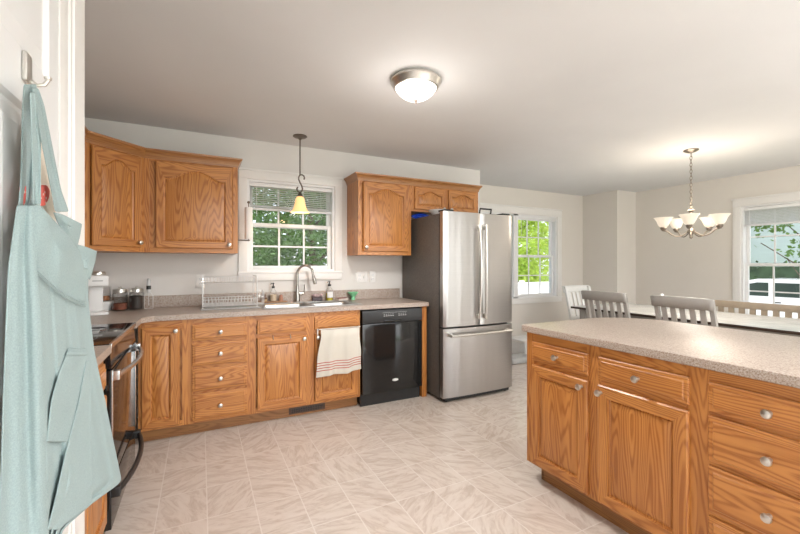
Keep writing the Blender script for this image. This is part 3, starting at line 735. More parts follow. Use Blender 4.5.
m = MB(); m.tube([(.03*math.cos(a), .03*math.sin(a), .002) for a in [2*PI*i/20 for i in range(21)]], .002, 6, cap=False); m.tube([(.03, 0, .002), (.03, 0, .11), (.012, 0, .135)], .002, 6); m.tube([(-.03, 0, .002), (-.03, 0, .11), (-.012, 0, .135)], .002, 6)
m.build('stand', WIRE, r)
MB().tube([(0, 0, .16), (0, 0, .19)], .0165, 14).build('grip_band', BLACKM, r)

# soap tray group left of the faucet
WOOD = mat('tray_wood', (.36, .19, .09), .5, var=.2, scale=40)
tag(MB().box(-.13, .13, -.035, .035, 0, .012, .004).build('wooden_tray', WOOD, loc=(.605, 3.835, ZT+.007)), 'narrow wooden tray behind the left sink bowl', 'tray')
r = thing('scrub_brush', 'round wooden dish brush lying on the tray left of the soap bottle', 'brush', (.53, 3.835, ZT+.0195))
MB().lathe([(0, 0), (.024, 0), (.026, .02), (.02, .024), (0, .024)], n=18).build('bristles', mat('bristle_tan', (.5, .36, .2), .9, var=.3, scale=200), r)
MB().lathe([(.026, .022), (.026, .034), (.012, .040), (.010, .05), (.014, .058), (.010, .066), (0, .067)], n=18).build('handle', mat('dark_wood', (.15, .07, .03), .5), r)
def pump(label, x, y, z, rad, h, liquid, cat='soap bottle', lab=True, rz=0):
    r = thing('soap_dispenser', label, cat, (x, y, z), rz)
    MB().lathe([(0, 0), (rad, 0), (rad*1.02, .005), (rad, h*.72), (rad*.45, h*.9), (rad*.42, h), (0, h)], n=22).build('bottle', JAR, r)
    MB().lathe([(0, .003), (rad*.94, .003), (rad*.94, h*.5), (0, h*.5)], n=20).build('liquid', liquid, r)
    m = MB(); m.lathe([(rad*.47, h-.004), (rad*.47, h+.014), (.006, h+.018), (.005, h+.035), (.010, h+.037), (.010, h+.046), (0, h+.048)], n=14); m.tube([(0, 0, h+.042), (-.02, -.02, h+.042), (-.027, -.027, h+.034)], .004, 7)
    m.build('pump', BLACKM, r)
    if lab: 
        m = MB(); m.grid([[(rad*1.025*math.sin(a), -rad*1.025*math.cos(a), zz) for a in [(-.9+1.8*i/10) for i in range(11)]] for zz in (h*.22, h*.62)]); m.build('paper_label', PLWH, r)
    return r
pump('clear glass soap dispenser with black pump on the wooden tray', .61, 3.835, ZT+.0195, .030, .125, mat('clear_soap', (.62, .5, .36), .2), lab=False)
MB_ = MB(); MB_.lathe([(0, 0), (.018, 0), (.020, .02), (.014, .045), (.016, .055), (0, .06)], n=16); tag(MB_.build('ring_holder', mat('terracotta', (.42, .2, .13), .5), loc=(.68, 3.835, ZT+.0195)), 'small rust-brown pot at the right end of the wooden tray', 'pot')
pump('clear bottle of yellow dish soap with black pump and pale label, right of faucet', 1.155, 3.845, ZT+.0, .036, .15, mat('yellow_soap', (.50, .42, .06), .2))
r = thing('sponge_caddy', 'dark caddy holding a pink and grey scrubbing cloth behind the sink', 'sponge holder', (1.03, 3.845, ZT))
MB().box(-.05, .05, -.025, .025, 0, .035, .006).build('caddy', mat('plum_caddy', (.05, .03, .035), .4), r)
m = MB(); rows = [[(-.05+.1*i/8, -.02+.04*j/6, .036+.02*math.sin(i*1.1+j)*.5+.018) for i in range(9)] for j in range(7)]; m.grid(rows); solid(m.build('cloth', mat('pink_grey_cloth', (.45, .33, .33), .9, var=.5, scale=60), r), .018)
def scrubber(x, y, rz, label, c1, c2):
    r = thing('dish_sponge', label, 'sponge', (x, y, ZT+.0065), rz)
    MB().box(-.05, .05, -.03, .03, 0, .018, .006).build('foam', mat('foam_'+label[:4], c1, .9, var=.1, scale=200), r)
    MB().box(-.05, .05, -.03, .03, .018, .024, .002).build('scouring_pad', mat('pad_'+label[:4], c2, .9, var=.3, scale=200), r)
scrubber(1.265, 3.78, .2, 'pale sponge with a dark red pad on the sink corner by the green cup', (.66, .60, .54), (.22, .06, .05))
r = thing('measuring_cup', 'small translucent green funnel cup beside the backsplash', 'cup', (1.40, 3.83, ZT))
MB().lathe([(0, 0), (.022, 0), (.018, .03), (.055, .075), (.057, .08), (.052, .08), (.015, .032), (0, .03)], n=22).build('cup_body', mat('green_plastic', (.22, .58, .32), .35), r)

# ------------------------------------------------------------------ paper towel holder under left wall cabinet side
r = thing('paper_towel_holder', 'dark bronze paper towel arm on the side of the left wall cabinet', 'paper towel holder', (.2805, 3.70, 1.49))
MB().lathe([(.02, 0), (.02, .004), (.007, .01)], (0, 0, 0), (1, 0, 0), 16).build('mounting_plate', DNICK, r)
m = MB(); m.tube([(.0, 0, 0), (.10, 0, 0), (.108, 0, .002)], .006, 8); m.tube([(.098, 0, 0), (.098, 0, .33)], .004, 8); m.lathe([(0, 0), (.010, .003), (.012, .012), (.008, .02), (0, .024)], (.098, 0, .325), n=14); m.build('arm', DNICK, r)
m = MB(); m.lathe([(.017, .012), (.032, .012), (.033, .014), (.033, .288), (.032, .29), (.017, .29), (.017, .012)], (.098, 0, 0), n=24); tag(m.build('paper_towel_roll', mat('paper_white', (.84, .82, .79), .95, bump=.3, scale=250), loc=(.2805, 3.70, 1.49)), 'slim white paper towel roll upright in front of the window frame', 'paper towel')

# outlets
def outlet(x, y, z, gang, label):
    r = thing('wall_outlet', label, 'outlet', (x, y, z)); w_ = .035 if gang == 1 else .06
    MB().box(-w_, w_, -.006, 0, -.058, .058, .003).build('cover_plate', WHITE, r)
    for g in range(gang):
        cx = 0 if gang == 1 else (-.023 if g == 0 else .023)
        m = MB()
        if gang == 2 and g == 1: m.box(cx-.006, cx+.006, -.014, -.005, -.012, .012, .002); m.build('switch', PLWH, r)
        else:
            for zz in (-.02, .02): m.box(cx-.014, cx+.014, -.009, -.005, zz-.013, zz+.013, .004)
            o = m.build('socket', PLWH, r)
            s = MB()
            for zz in (-.02, .02):
                for dx in (-.006, .006): s.box(cx+dx-.001, cx+dx+.001, -.0095, -.0085, zz-.004, zz+.005)
            s.build('slots', BLACKM, o)
outlet(0, YW, 1.13, 1, 'cream outlet plate behind the dish rack')
outlet(1.52, YW, 1.145, 2, 'wide double-gang plate with switch above the green cup')
outlet(1.645, YW, 1.145, 1, 'narrow single outlet plate right of the double-gang plate')

# ------------------------------------------------------------------ towel, hooks
TM = None
def towel_mat():
    m, t, b = _m('striped_towel'); tc = t.nodes.new('ShaderNodeTexCoord'); sp = t.nodes.new('ShaderNodeSeparateXYZ'); t.links.new(tc.outputs['UV'], sp.inputs[0])
    n = t.nodes.new('ShaderNodeTexNoise'); n.inputs['Scale'].default_value = 500; t.links.new(tc.outputs['Object'], n.inputs['Vector'])
    f = None
    for z in (.70, .755, .81, .865):
        d = math_node(t, 'ABSOLUTE', math_node(t, 'SUBTRACT', sp.outputs[1], z)); g = math_node(t, 'LESS_THAN', d, .0085); f = g if f is None else math_node(t, 'MAXIMUM', f, g)
    mx = t.nodes.new('ShaderNodeMix'); mx.data_type = 'RGBA'; t.links.new(f, mx.inputs[0]); mx.inputs[6].default_value = (.62, .58, .51, 1); mx.inputs[7].default_value = (.42, .055, .04, 1)
    t.links.new(mx.outputs[2], b.inputs['Base Color']); b.inputs['Roughness'].default_value = .95
    bp = t.nodes.new('ShaderNodeBump'); bp.inputs['Strength'].default_value = .3; bp.inputs['Distance'].default_value = .001; t.links.new(n.outputs[0], bp.inputs['Height']); t.links.new(bp.outputs[0], b.inputs['Normal'])
    return m
def uv_grid(me, nr, nc):
    uv = me.uv_layers.new(name='uv')
    for p in me.polygons:
        for li in p.loop_indices:
            vi = me.loops[li].vertex_index; r_, c_ = divmod(vi, nc); uv.data[li].uv = (c_/(nc-1), r_/(nr-1))
m = MB(); nr, nc = 40, 34; rows = []
for i in range(nr):
    v_ = i/(nr-1); row = []
    for j in range(nc):
        u_ = j/(nc-1)
        xl = .895-.045*min(1, v_*1.15); xr = 1.236+.012*v_
        x = xl+(xr-xl)*u_+.004*math.sin(9*v_+3*u_)
        z = .729-.362*v_-.03*(1-u_)*v_+.006*math.sin(7*u_)*v_
        y = 3.232-.022*math.sin(PI*min(1, v_*6)/2)-.010*v_+(.004+.012*v_)*math.sin(u_*15+1.2*v_)+.005*math.sin(u_*31+2)*v_
        row.append((x, y, z))
    rows.append(row)
m.grid(rows); tw = m.build('dish_towel', towel_mat()); uv_grid(tw.data, nr, nc); solid(tw, .004); subsurf(tw, 1)
tag(tw, 'cream dish towel with four red stripes hung on the right sink door', 'towel')
r = thing('towel_bar', 'slim over-door bar carrying the striped towel', 'towel bar', (.88, YF-.019, .70))
m = MB(); m.tube([(0, -.004, .035), (0, -.038, .035), (.37, -.038, .035), (.37, -.004, .035)], .005, 8); m.build('bar', NICKEL, r)
m = MB(); m.box(-.006, .006, -.004, -.0015, -.03, .038); m.box(.364, .376, -.004, -.0015, -.03, .038); m.build('bracket', NICKEL, r)
for i, (x, lb) in enumerate(((.52, 'left of two small chrome hooks over the top of the left sink door'), (.655, 'right of two small chrome hooks over the top of the left sink door'))):
    m = MB(); m.tube([(0, .012, .008), (0, .0, .010), (0, -.008, .008), (0, -.0085, -.014), (0, -.018, -.02), (0, -.024, -.01)], .003, 7)
    tag(m.build('door_hook', NICKEL, loc=(x, YF-.0145, .697)), lb, 'hook', 'hooks over the left sink door')

# ------------------------------------------------------------------ apron on the door
r = thing('door_hook', 'nickel hook plate on the white door holding the apron', 'hook', (-.30, .995, 1.647))
MB().box(0, .008, -.016, .014, -.022, .034, .0035, 3).build('back_plate', NICKEL, r)
m = MB(); m.tube([(.003, .008, -.012), (.016, .010, -.020), (.026, .012, -.016), (.031, .014, -.004)], .004, 8); m.lathe([(0, 0), (.006, .002), (.007, .006), (0, .009)], (.031, .014, -.006), n=10); m.build('peg', NICKEL, r)
apron = thing('apron', 'sea-green linen apron hanging from the hook on the white door', 'apron', (-.29, 1.02, 1.64))
A0 = Vector((-.29, 1.02, 1.64))
def drape(name, rows, ripple=0., freq=12., ph=0., nr=36, nc=22, sag=.0, mt=APR, par=apron, th=.0025, org=A0):
    """rows: (py, pxL, pxR, XL, XR) outline of the cloth; resampled, rippled out of its plane"""
    R = []
    for i in range(nr):
        t_ = i/(nr-1)*(rows[-1][0]-rows[0][0])+rows[0][0]
        for a, b in zip(rows, rows[1:]):
            if t_ <= b[0]+1e-6: break
        k = (t_-a[0])/(b[0]-a[0]); k2 = k; q = [a[n_]+(b[n_]-a[n_])*k2 for n_ in range(5)]
        row = []
        for j in range(nc):
            u_ = j/(nc-1); X = q[3]+(q[4]-q[3])*u_
            amp = ripple*min(1, .25+1.2*i/nr)
            X += amp*math.sin(freq*u_+ph+1.3*i/nr)+amp*.45*math.sin(freq*2.3*u_+2*ph-2.1*i/nr)
            slope = (q[1]-0)*0
            py = q[0]+sag*math.sin(PI*u_)*(i/nr)
            row.append(at(q[1]+(q[2]-q[1])*u_, py, X=X)-org)
        R.append(row)
    m = MB(); m.grid(R); o = m.build(name, mt, par, ang=60); solid(o, th); subsurf(o, 1); return o
# neck strap loops over the hook
drape('neck_strap', [(84, 24, 36, -.268, -.264), (110, 22, 39, -.278, -.272), (150, 21, 41, -.28, -.270), (185, 20, 38, -.280, -.268), (215, 17, 36, -.28, -.266), (240, 13, 34, -.28, -.264)], .002, 9, .4, nc=14)
drape('waist_tie', [(88, 32, 38, -.262, -.258), (105, 36, 44, -.262, -.256), (130, 39, 49, -.266, -.26), (160, 45, 55, -.266, -.26), (190, 51, 61, -.264, -.258), (212, 55, 69, -.26, -.254)], .0015, 7, 1, nr=24, nc=8)
drape('waist_tie', [(92, 30, 35, -.258, -.256), (120, 31, 37, -.258, -.254), (150, 32, 41, -.256, -.252), (205, 33, 41, -.256, -.250)], .0012, 5, 2, nr=20, nc=8)
# bib folded over, then the side flaps
def poly_sheet(name, outline, X, nm=None, rip=.003):
    m = MB(); n = len(outline); c_ = Vector((sum(p[0] for p in outline)/n, sum(p[1] for p in outline)/n)); rings = []
    K = 6; dense = []
    for i in range(n):
        a, b = Vector(outline[i][:2]), Vector(outline[(i+1) % n][:2]); xa, xb = outline[i][2], outline[(i+1) % n][2]
        for k in range(K): t_ = k/K; dense.append((a.lerp(b, t_), xa+(xb-xa)*t_))
    cX = sum(p[2] for p in outline)/n+X
    for s_ in range(6):
        k = 1-s_/6; ring = []
        for (p, xx) in dense:
            q = c_+(p-c_)*k; ring.append(m.bm.verts.new(at(q.x, q.y, X=cX+(xx-cX)*k+rip*math.sin(q.x*.22+q.y*.05)*(1-k*.6))-A0))
        rings.append(ring)
    ce = m.bm.verts.new(at(c_.x, c_.y, X=cX)-A0)
    for a, b in zip(rings, rings[1:]):
        L = len(a)
        for i in range(L): m.bm.faces.new((a[i], a[(i+1) % L], b[(i+1) % L], b[i]))
    L = len(rings[-1])
    for i in range(L): m.bm.faces.new((rings[-1][i], rings[-1][(i+1) % L], ce))
    o = m.build(name, APR, apron, ang=60); solid(o, .0025); subsurf(o, 1); return o
poly_sheet('bib', [(33, 196, -.262), (41, 206, -.256), (53, 219, -.250), (68, 235, -.246), (80, 252, -.240), (88, 280, -.236), (85, 304, -.234), (62, 294, -.240), (38, 274, -.250), (30, 245, -.26)], .008)
poly_sheet('side_flap', [(53, 212, -.262), (62, 214, -.255), (74, 220, -.250), (82, 224, -.246), (80, 236, -.246), (77, 248, -.248), (68, 238, -.254), (58, 224, -.262)], .002)
poly_sheet('side_flap', [(76, 244, -.252), (87, 247, -.246), (97, 251, -.240), (95, 262, -.240), (90, 280, -.240), (84, 276, -.246), (78, 260, -.252)], .002)
# skirt: left fold, gathered middle, right fold
drape('skirt', [(268, 36, 88, -.250, -.238), (300, 38, 88, -.244, -.234), (350, 40, 94, -.240, -.230), (400, 41, 105, -.240, -.222), (430, 43, 111, -.240, -.216), (482, 45, 122, -.240, -.205), (492, 46, 108, -.240, -.214), (503, 46, 93, -.240, -.222), (530, 46, 62, -.240, -.234), (640, 44, 52, -.25, -.246)], .0028, 19, .6, nr=80, nc=56)
drape('side_fold', [(205, 17, 34, -.272, -.258), (240, 12, 34, -.274, -.254), (270, 8, 37, -.272, -.246), (320, 6, 41, -.270, -.240), (400, 3, 44, -.268, -.238), (470, 1, 46, -.268, -.238), (560, -4, 50, -.268, -.238), (640, -8, 52, -.268, -.24)], .0035, 5.5, 2.2, nr=60, nc=24)
drape('side_fold', [(360, 86, 91, -.227, -.225), (400, 79, 91, -.2255, -.222), (450, 66, 91.5, -.2275, -.217), (490, 57, 92, -.232, -.218), (503, 54, 92, -.233, -.219), (530, 47, 58, -.235, -.231)], .0012, 5, 1.2, nr=40, nc=16)
pk = drape('pocket', [(348, 68, 86, -.2335, -.2295), (352, 67, 88, -.2315, -.2275), (372, 59, 86, -.2325, -.2275), (400, 51, 81, -.2335, -.2265), (442, 46, 68, -.2355, -.2275)], .0006, 6, .2, nr=24, nc=12)
drape('hem_band', [(351, 67, 88, -.2300, -.2260), (355.5, 65.5, 87.6, -.2300, -.2260)], .0, 6, .2, nr=3, nc=10, par=pk)
m = MB()
for dz in (0, 2.6):
    P = [at(px, py+dz, X=x_)-A0 for px, py, x_ in ((37, 270, -.245), (45, 278, -.240), (55, 287, -.236), (66, 295, -.233), (76, 300, -.230), (86, 304, -.228))]; m.tube(P, .0012, 5)
m.build('waist_seam', APR, apron)
# cream cloth with coral dotted patch behind
r2 = thing('second_apron', 'cream cloth with a coral dotted patch tucked behind the green apron', 'apron', (-.295, 1.05, 1.62))
def dots():
    m, t, b = _m('coral_dotted'); tc = t.nodes.new('ShaderNodeTexCoord'); v_ = t.nodes.new('ShaderNodeTexVoronoi'); v_.inputs['Scale'].default_value = 95; t.links.new(tc.outputs['Object'], v_.inputs['Vector'])
    r = t.nodes.new('ShaderNodeValToRGB'); r.color_ramp.interpolation = 'CONSTANT'; r.color_ramp.elements[0].color = (.85, .7, .62, 1); r.color_ramp.elements[1].position = .26; r.color_ramp.elements[1].color = (.76, .15, .12, 1)
    t.links.new(v_.outputs['Distance'], r.inputs[0]); t.links.new(r.outputs[0], b.inputs['Base Color']); b.inputs['Roughness'].default_value = .9; return m
A2 = Vector((-.295, 1.05, 1.62))
drape('cloth', [(96, 34, 38, -.285, -.283), (120, 33, 43, -.286, -.282), (150, 30, 47, -.286, -.281), (190, 26, 53, -.286, -.280), (216, 24, 56, -.286, -.280), (260, 20, 54, -.286, -.28)], .002, 7, .3, nr=20, nc=12, mt=CREAM, par=r2, org=A2)
drape('coral_patch', [(185, 20, 47, -.279, -.2755), (190, 19, 50, -.279, -.2755), (198, 20, 49, -.279, -.2755), (206, 21, 45, -.279, -.2755)], .001, 5, .3, nr=8, nc=12, mt=dots(), par=r2, org=A2)

# ------------------------------------------------------------------ lamps
r = thing('ceiling_light', 'round nickel-rimmed flush ceiling light with a glowing glass dome', 'ceiling light', (1.205, 2.157, ZC))
MB().lathe([(.0, 0), (.145, 0), (.152, -.006), (.158, -.012), (.160, -.024), (.154, -.032), (.139, -.060), (.132, -.062), (.128, -.05), (0, -.045)], n=48).build('rim', NICKEL, r)
MB().lathe([(.131, -.056), (.127, -.066), (.110, -.088), (.084, -.109), (.054, -.124), (.026, -.132), (0, -.134)], n=40).build('glass_dome', emis('dome_glass', (1, .96, .90), 1.15), r)
MB().lathe([(0, -.130), (.012, -.131), (.014, -.136), (.006, -.142), (.007, -.148), (0, -.156)], n=14).build('finial', DNICK, r)
light('ceiling_lamp_glow', 'POINT', (1.205, 2.157, 2.12), 3.5, (1, .94, .88), shadow_soft_size=.12)
light('ceiling_lamp_downlight', 'SPOT', (1.205, 2.157, 2.2), 60, (1, .975, .945), (0, 0, 0), spot_size=math.radians(168), spot_blend=.6, shadow_soft_size=.1)
# pendant
r = thing('pendant_lamp', 'bronze pendant lamp with a small amber glass bell over the sink', 'pendant lamp', (.803, 3.584, 0))
MB().lathe([(0, 2.44), (.062, 2.44), (.064, 2.434), (.05, 2.425), (.018, 2.417), (.01, 2.405), (0, 2.405)], n=28).build('canopy', DNICK, r)
MB().tube([(0, 0, 2.41), (0, 0, 2.09)], .006, 8).build('rod', DNICK, r)
P = []
for i in range(15): a = PI*(i/14); P.append((.018-.022*math.cos(a)*1.0-.0, 0, 2.075+.018*math.sin(a)))
P = [(.036, 0, 2.050), (.040, 0, 2.066), (.034, 0, 2.083), (.018, 0, 2.092), (0, 0, 2.086), (-.012, 0, 2.066), (-.012, 0, 2.045), (.0, 0, 2.02), (.014, 0, 1.995), (.022, 0, 1.968), (.018, 0, 1.945), (.004, 0, 1.932), (-.014, 0, 1.934), (-.026, 0, 1.948), (-.028, 0, 1.964), (-.018, 0, 1.975)]
MB().tube(P, .0068, 8).build('scroll', DNICK, r)
MB().lathe([(.005, 1.935), (.012, 1.925), (.022, 1.905), (.028, 1.892), (.0, 1.89)], n=18).build('socket_cap', DNICK, r)
prof = [(.022, 1.893), (.036, 1.878), (.042, 1.85), (.047, 1.82), (.058, 1.785), (.074, 1.758), (.084, 1.748)]
sh = MB().lathe(prof+[(x_-.003, z_-.0005) for x_, z_ in prof[::-1]], n=36).build('glass_shade', emis('amber_glass', (1, .56, .22), .85, (.75, .5, .25)), r)
MB().lathe([(0, 1.875), (.012, 1.872), (.02, 1.845), (.024, 1.82), (.018, 1.795), (0, 1.785)], n=16).build('bulb', emis('warm_bulb', (1, .82, .55), 6), r)
light('pendant_glow', 'POINT', (.803, 3.584, 1.76), 1.5, (1, .75, .45), shadow_soft_size=.03)
# chandelier
CX, CY = 4.441, 2.227
r = thing('chandelier', 'five-arm nickel chandelier with upturned frosted glass shades over the dining table', 'chandelier', (CX, CY, 0))
MB().lathe([(0, ZC), (.065, ZC), (.068, ZC-.008), (.045, ZC-.022), (.012, ZC-.03), (0, ZC-.04)], n=28).build('canopy', ANICK, r)
m = MB(); z = ZC-.03; k = 0
while z > 1.90:
    P = [((.011*math.cos(a) if k % 2 == 0 else 0), (0 if k % 2 == 0 else .011*math.cos(a)), z-.018+.022*math.sin(a)) for a in [2*PI*i/10 for i in range(11)]]
    m.tube(P, .0028, 5, cap=False); z -= .034; k += 1
m.build('chain', ANICK, r)
MB().lathe([(0, 1.885), (.008, 1.88), (.012, 1.865), (.006, 1.855), (.020, 1.84), (.034, 1.825), (.012, 1.805), (.014, 1.79), (.026, 1.77), (.030, 1.75), (.016, 1.725), (.010, 1.70), (.012, 1.65), (.028, 1.632), (.036, 1.612), (.030, 1.592), (.014, 1.578), (.012, 1.565), (.018, 1.556), (.008, 1.542), (0, 1.535)], n=24).build('column', ANICK, r)
CG = emis('frosted_glass', (1, .86, .68), .55, (.42, .38, .32))
fwd = Vector((math.sin(TH), math.cos(TH))); rgt = Vector((math.cos(TH), -math.sin(TH)))
R_ = .238
for i in range(5):
    a = math.radians(58+72*i); d = rgt*math.cos(a)-fwd*math.sin(a); dx, dy = d.x, d.y
    P = []
    for j in range(13):
        t_ = j/12; rad = .02+(R_-.02)*t_; zz = 1.615-.055*math.sin(PI*min(1, t_*1.15))+.01*t_; P.append((dx*rad, dy*rad, zz))
    P.append((dx*(R_+.004), dy*(R_+.004), 1.64))
    ar = MB().tube(P, .0065, 8).build('arm', ANICK, r)
    MB().lathe([(0, 1.622), (.014, 1.624), (.018, 1.632), (.026, 1.642), (.030, 1.655), (.026, 1.664), (0, 1.664)], (dx*R_, dy*R_, 0), n=18).build('cup', ANICK, ar)
    prof = [(.024, 1.664), (.040, 1.675), (.052, 1.70), (.062, 1.728), (.076, 1.752), (.087, 1.762)]
    MB().lathe(prof+[(x_-.003, z_+.001) for x_, z_ in prof[::-1]], (dx*R_, dy*R_, 0), n=30).build('glass_shade', CG, ar)
    MB().lathe([(0, 1.665), (.014, 1.672), (.024, 1.70), (.022, 1.725), (0, 1.74)], (dx*R_, dy*R_, 0), n=14).build('bulb', emis('warm_bulb_%d' % i, (1, .86, .62), 2), ar)
light('chandelier_glow', 'POINT', (CX, CY, 1.84), 15, (1, .86, .70), shadow_soft_size=.2)
light('chandelier_downlight', 'SPOT', (CX, CY, 1.5), 22, (1, .93, .84), (0, 0, 0), spot_size=math.radians(170), spot_blend=.6, shadow_soft_size=.1)

# ------------------------------------------------------------------ dining furniture
r = thing('dining_table', 'long dining table with a pale plank top and dark walnut edge', 'dining table', (4.1, 1.05, 0))
m = MB()
for i in range(7): m.box(.02+.14*i, .02+.14*(i+1)-.003, 0.0, 2.33, .742, .76, .001)
m.build('tabletop', TTOP, r, smooth=False)
m = MB(); m.box(0, .018, -.002, 2.332, .735, .7585, .002); m.box(.998, 1.016, -.002, 2.332, .735, .7585, .002); m.box(0, 1.016, 2.332, 2.35, .735, .7585, .002); m.box(0, 1.016, -.02, -.002, .735, .7585, .002); m.box(.018, .998, 0, 2.33, .735, .742)
m.build('edge_band', TEDGE, r, smooth=False)
m = MB(); m.box(.07, .095, .07, 2.26, .63, .735); m.box(.92, .945, .07, 2.26, .63, .735); m.box(.095, .92, .07, .095, .63, .735); m.box(.095, .92, 2.235, 2.26, .63, .735); m.build('apron_rail', GREYCH, r, smooth=False)
for x in (.06, .87):
    for y in (.06, 2.19): MB().box(x, x+.08, y, y+.08, 0, .734, .004).build('leg', GREYCH, r)
r3 = MB(); r3.lathe([(0, 0), (.018, 0), (.020, .004), (.017, .09), (.019, .175), (.015, .19), (0, .192)], n=18)
tag(r3.build('slim_vase', PLWH, loc=(4.6, 2.60, .7602)), 'slim white vase on the dining table, its tip showing above the right grey chair', 'vase')

def chair(label, loc, rz, mt, h=1.0, w=.47, nsl=6, name='dining_chair', group=None):
    """local: sitter faces +y, back at y=0, x across"""
    r = thing(name, label, 'chair', loc, rz, group)
    MB().box(-w/2, w/2, .02, .45, .43, .46, .012, 3).build('seat', mt, r)
    m = MB(); m.box(-w/2+.03, w/2-.03, .04, .42, .37, .43, .003); m.build('seat_frame', mt, r)
    rake = .13
    def yb(z): return 0 if z < .45 else -rake*((z-.45)/(h-.45))**1.15
    for sx in (-1, 1):
        m = MB(); x = sx*(w/2-.02); pts = []
        for z in (0, .2, .45, .6, .75, .9, h-.01): pts.append(z)
        F_ = [(yb(z)-.015+(.0 if z > .2 else -.03*(1-z/.2)), z) for z in pts]+[(yb(z)+.018+(.0 if z > .2 else -.03*(1-z/.2)), z) for z in pts[::-1]]
        m.prism(F_, x-.017, x+.017, 'yz'); m.build('leg', mt, r, smooth=False)
        MB().box(x-.018, x+.018, .40, .436, 0, .43, .003).build('leg', mt, r)
    # curved top rail
    m = MB(); N = 14; rows_f = []
    for zi, z in enumerate((h-.095, h-.048, h)):
        rows_f.append([(-w/2-.004+(w+.008)*i/N, yb(z)-.022+.0*zi-.014*(1-((i/N-.5)*2)**2)*1.0+0.0, z-.006*((i/N-.5)*2)**2*(1 if zi == 2 else 0)) for i in range(N+1)])
    m.grid(rows_f); o = m.build('top_rail', mt, r); solid(o, .022)
    m = MB(); z = .52; m.grid([[(-w/2+.02+(w-.04)*i/N, yb(zz)-.0-.018*(1-((i/N-.5)*2)**2), zz) for i in range(N+1)] for zz in (z, z+.05)]); o = m.build('lower_rail', mt, r); solid(o, .02)
    for k in range(nsl):
        u_ = (k+1)/(nsl+1)-.5; x = u_*(w-.02); bow_ = .010*(1-(2*u_)**2); m = MB(); hw_ = .021
        L = []
        for z in (.56, .66, .76, .86, h-.09):
            y = yb(z)-bow_-.008; L.append([(x-hw_, y-.006, z), (x+hw_, y-.006, z), (x+hw_, y+.006, z), (x-hw_, y+.006, z)])
        V = [[m.bm.verts.new(p) for p in l] for l in L]
        for a, b in zip(V, V[1:]):
            for q in range(4): m.bm.faces.new((a[q], a[(q+1) % 4], b[(q+1) % 4], b[q]))
        m.bm.faces.new(V[0][::-1]); m.bm.faces.new(V[-1]); m.build('slat', mt, r, smooth=False)
    m = MB(); m.box(-w/2+.03, w/2-.03, .21, .235, .16, .19); m.box(-w/2+.012, -w/2+.03, .02, .41, .16, .19); m.box(w/2-.03, w/2-.012, .02, .41, .16, .19); m.build('stretcher', mt, r)
    return r
ch1 = chair('grey slat-back dining chair nearer the dining window, seen from behind over the island', (3.84, 2.675, 0), -PI/2, GREYCH, 1.0, .48, 5, group='grey dining chairs along the near side of the table')
ch2 = copy_tree(ch1); ch2.location = (3.82, 1.925, 0); ch2['label'] = 'grey slat-back dining chair nearer the chandelier, seen from behind over the island'
chair('white slat-back dining chair at the head of the table by the window', (4.68, 3.66, 0), PI-.08, WHCH, .985, .47, 5)
# bench with slatted back on the far side
r = thing('dining_bench', 'long taupe wooden bench with a low slatted back on the far side of the table', 'bench', (5.30, .95, 0))
L_ = 1.75
MB().box(-.42, .02, 0, L_, .42, .455, .006).build('seat', BENCHM, r)
MB().box(0, .035, 0, L_, .795, .868, .005).build('top_rail', BENCHM, r)
MB().box(.002, .033, .03, L_-.03, .52, .60, .004).build('lower_rail', BENCHM, r)
n = 18
for i in range(n):
    y = .03+(L_-.06-.05)*i/(n-1); MB().box(.006, .029, y, y+.05, .599, .796).build('slat', BENCHM, r, smooth=False)
for y in (0, L_-.05):
    MB().box(-.002, .036, y, y+.05, 0, .796, .004).build('leg', BENCHM, r); MB().box(-.41, -.36, y, y+.05, 0, .42, .004).build('leg', BENCHM, r)
# things on the dining floor between refrigerator and island
r = thing('storage_box', 'low white lidded box on the floor under the dining window', 'box', (4.2, 4.18, 0))
MB().box(-.26, .26, -.17, .17, 0, .20, .012).build('box_body', WHCH, r)
MB().box(-.275, .275, -.185, .185, .20, .235, .008).build('lid', WHITE, r)
r = MB(); r.box(-.2, .2, -.12, .12, 0, .08, .035, 4); tag(r.build('floor_cushion', mat('grey_cushion', (.42, .42, .41), .9), loc=(3.72, 3.92, .0)), 'small flat grey cushion on the floor beyond the refrigerator', 'cushion')

# ------------------------------------------------------------------ outside
GZ = -.65
GRASS = mat('grass', (.13, .22, .05), .95, var=.35, scale=3)
struct(MB().box(-30, 60, -30, 60, GZ-.1, GZ).build('ground', GRASS, smooth=False))
DRIVE = mat('pale_concrete', (.62, .60, .57), .9, var=.06, scale=2)
struct(MB().box(10.5, 17.5, -8, 40, GZ-.05, GZ+.02).build('driveway', DRIVE, smooth=False))
struct(MB().box(3.2, 10.4, 4.8, 12.5, GZ, GZ+.02).build('patio_slab', DRIVE, smooth=False))
r = thing('fence', 'low white vinyl fence seen through the bottom of the dining window', 'fence', (4.5, 9.4, GZ))
MB().box(0, 7, -.02, .02, .06, 1.30).build('panel', VINYL, r, smooth=False)
MB().box(0, 7, -.04, .04, 1.29, 1.36, .006).build('top_rail', VINYL, r)
for k in range(4): MB().box(k*2.3-.06, k*2.3+.06, -.07, .07, 0, 1.42, .01).build('post', VINYL, r)
BARK = mat('bark', (.10, .07, .05), .9, var=.4, scale=12, bump=.5)
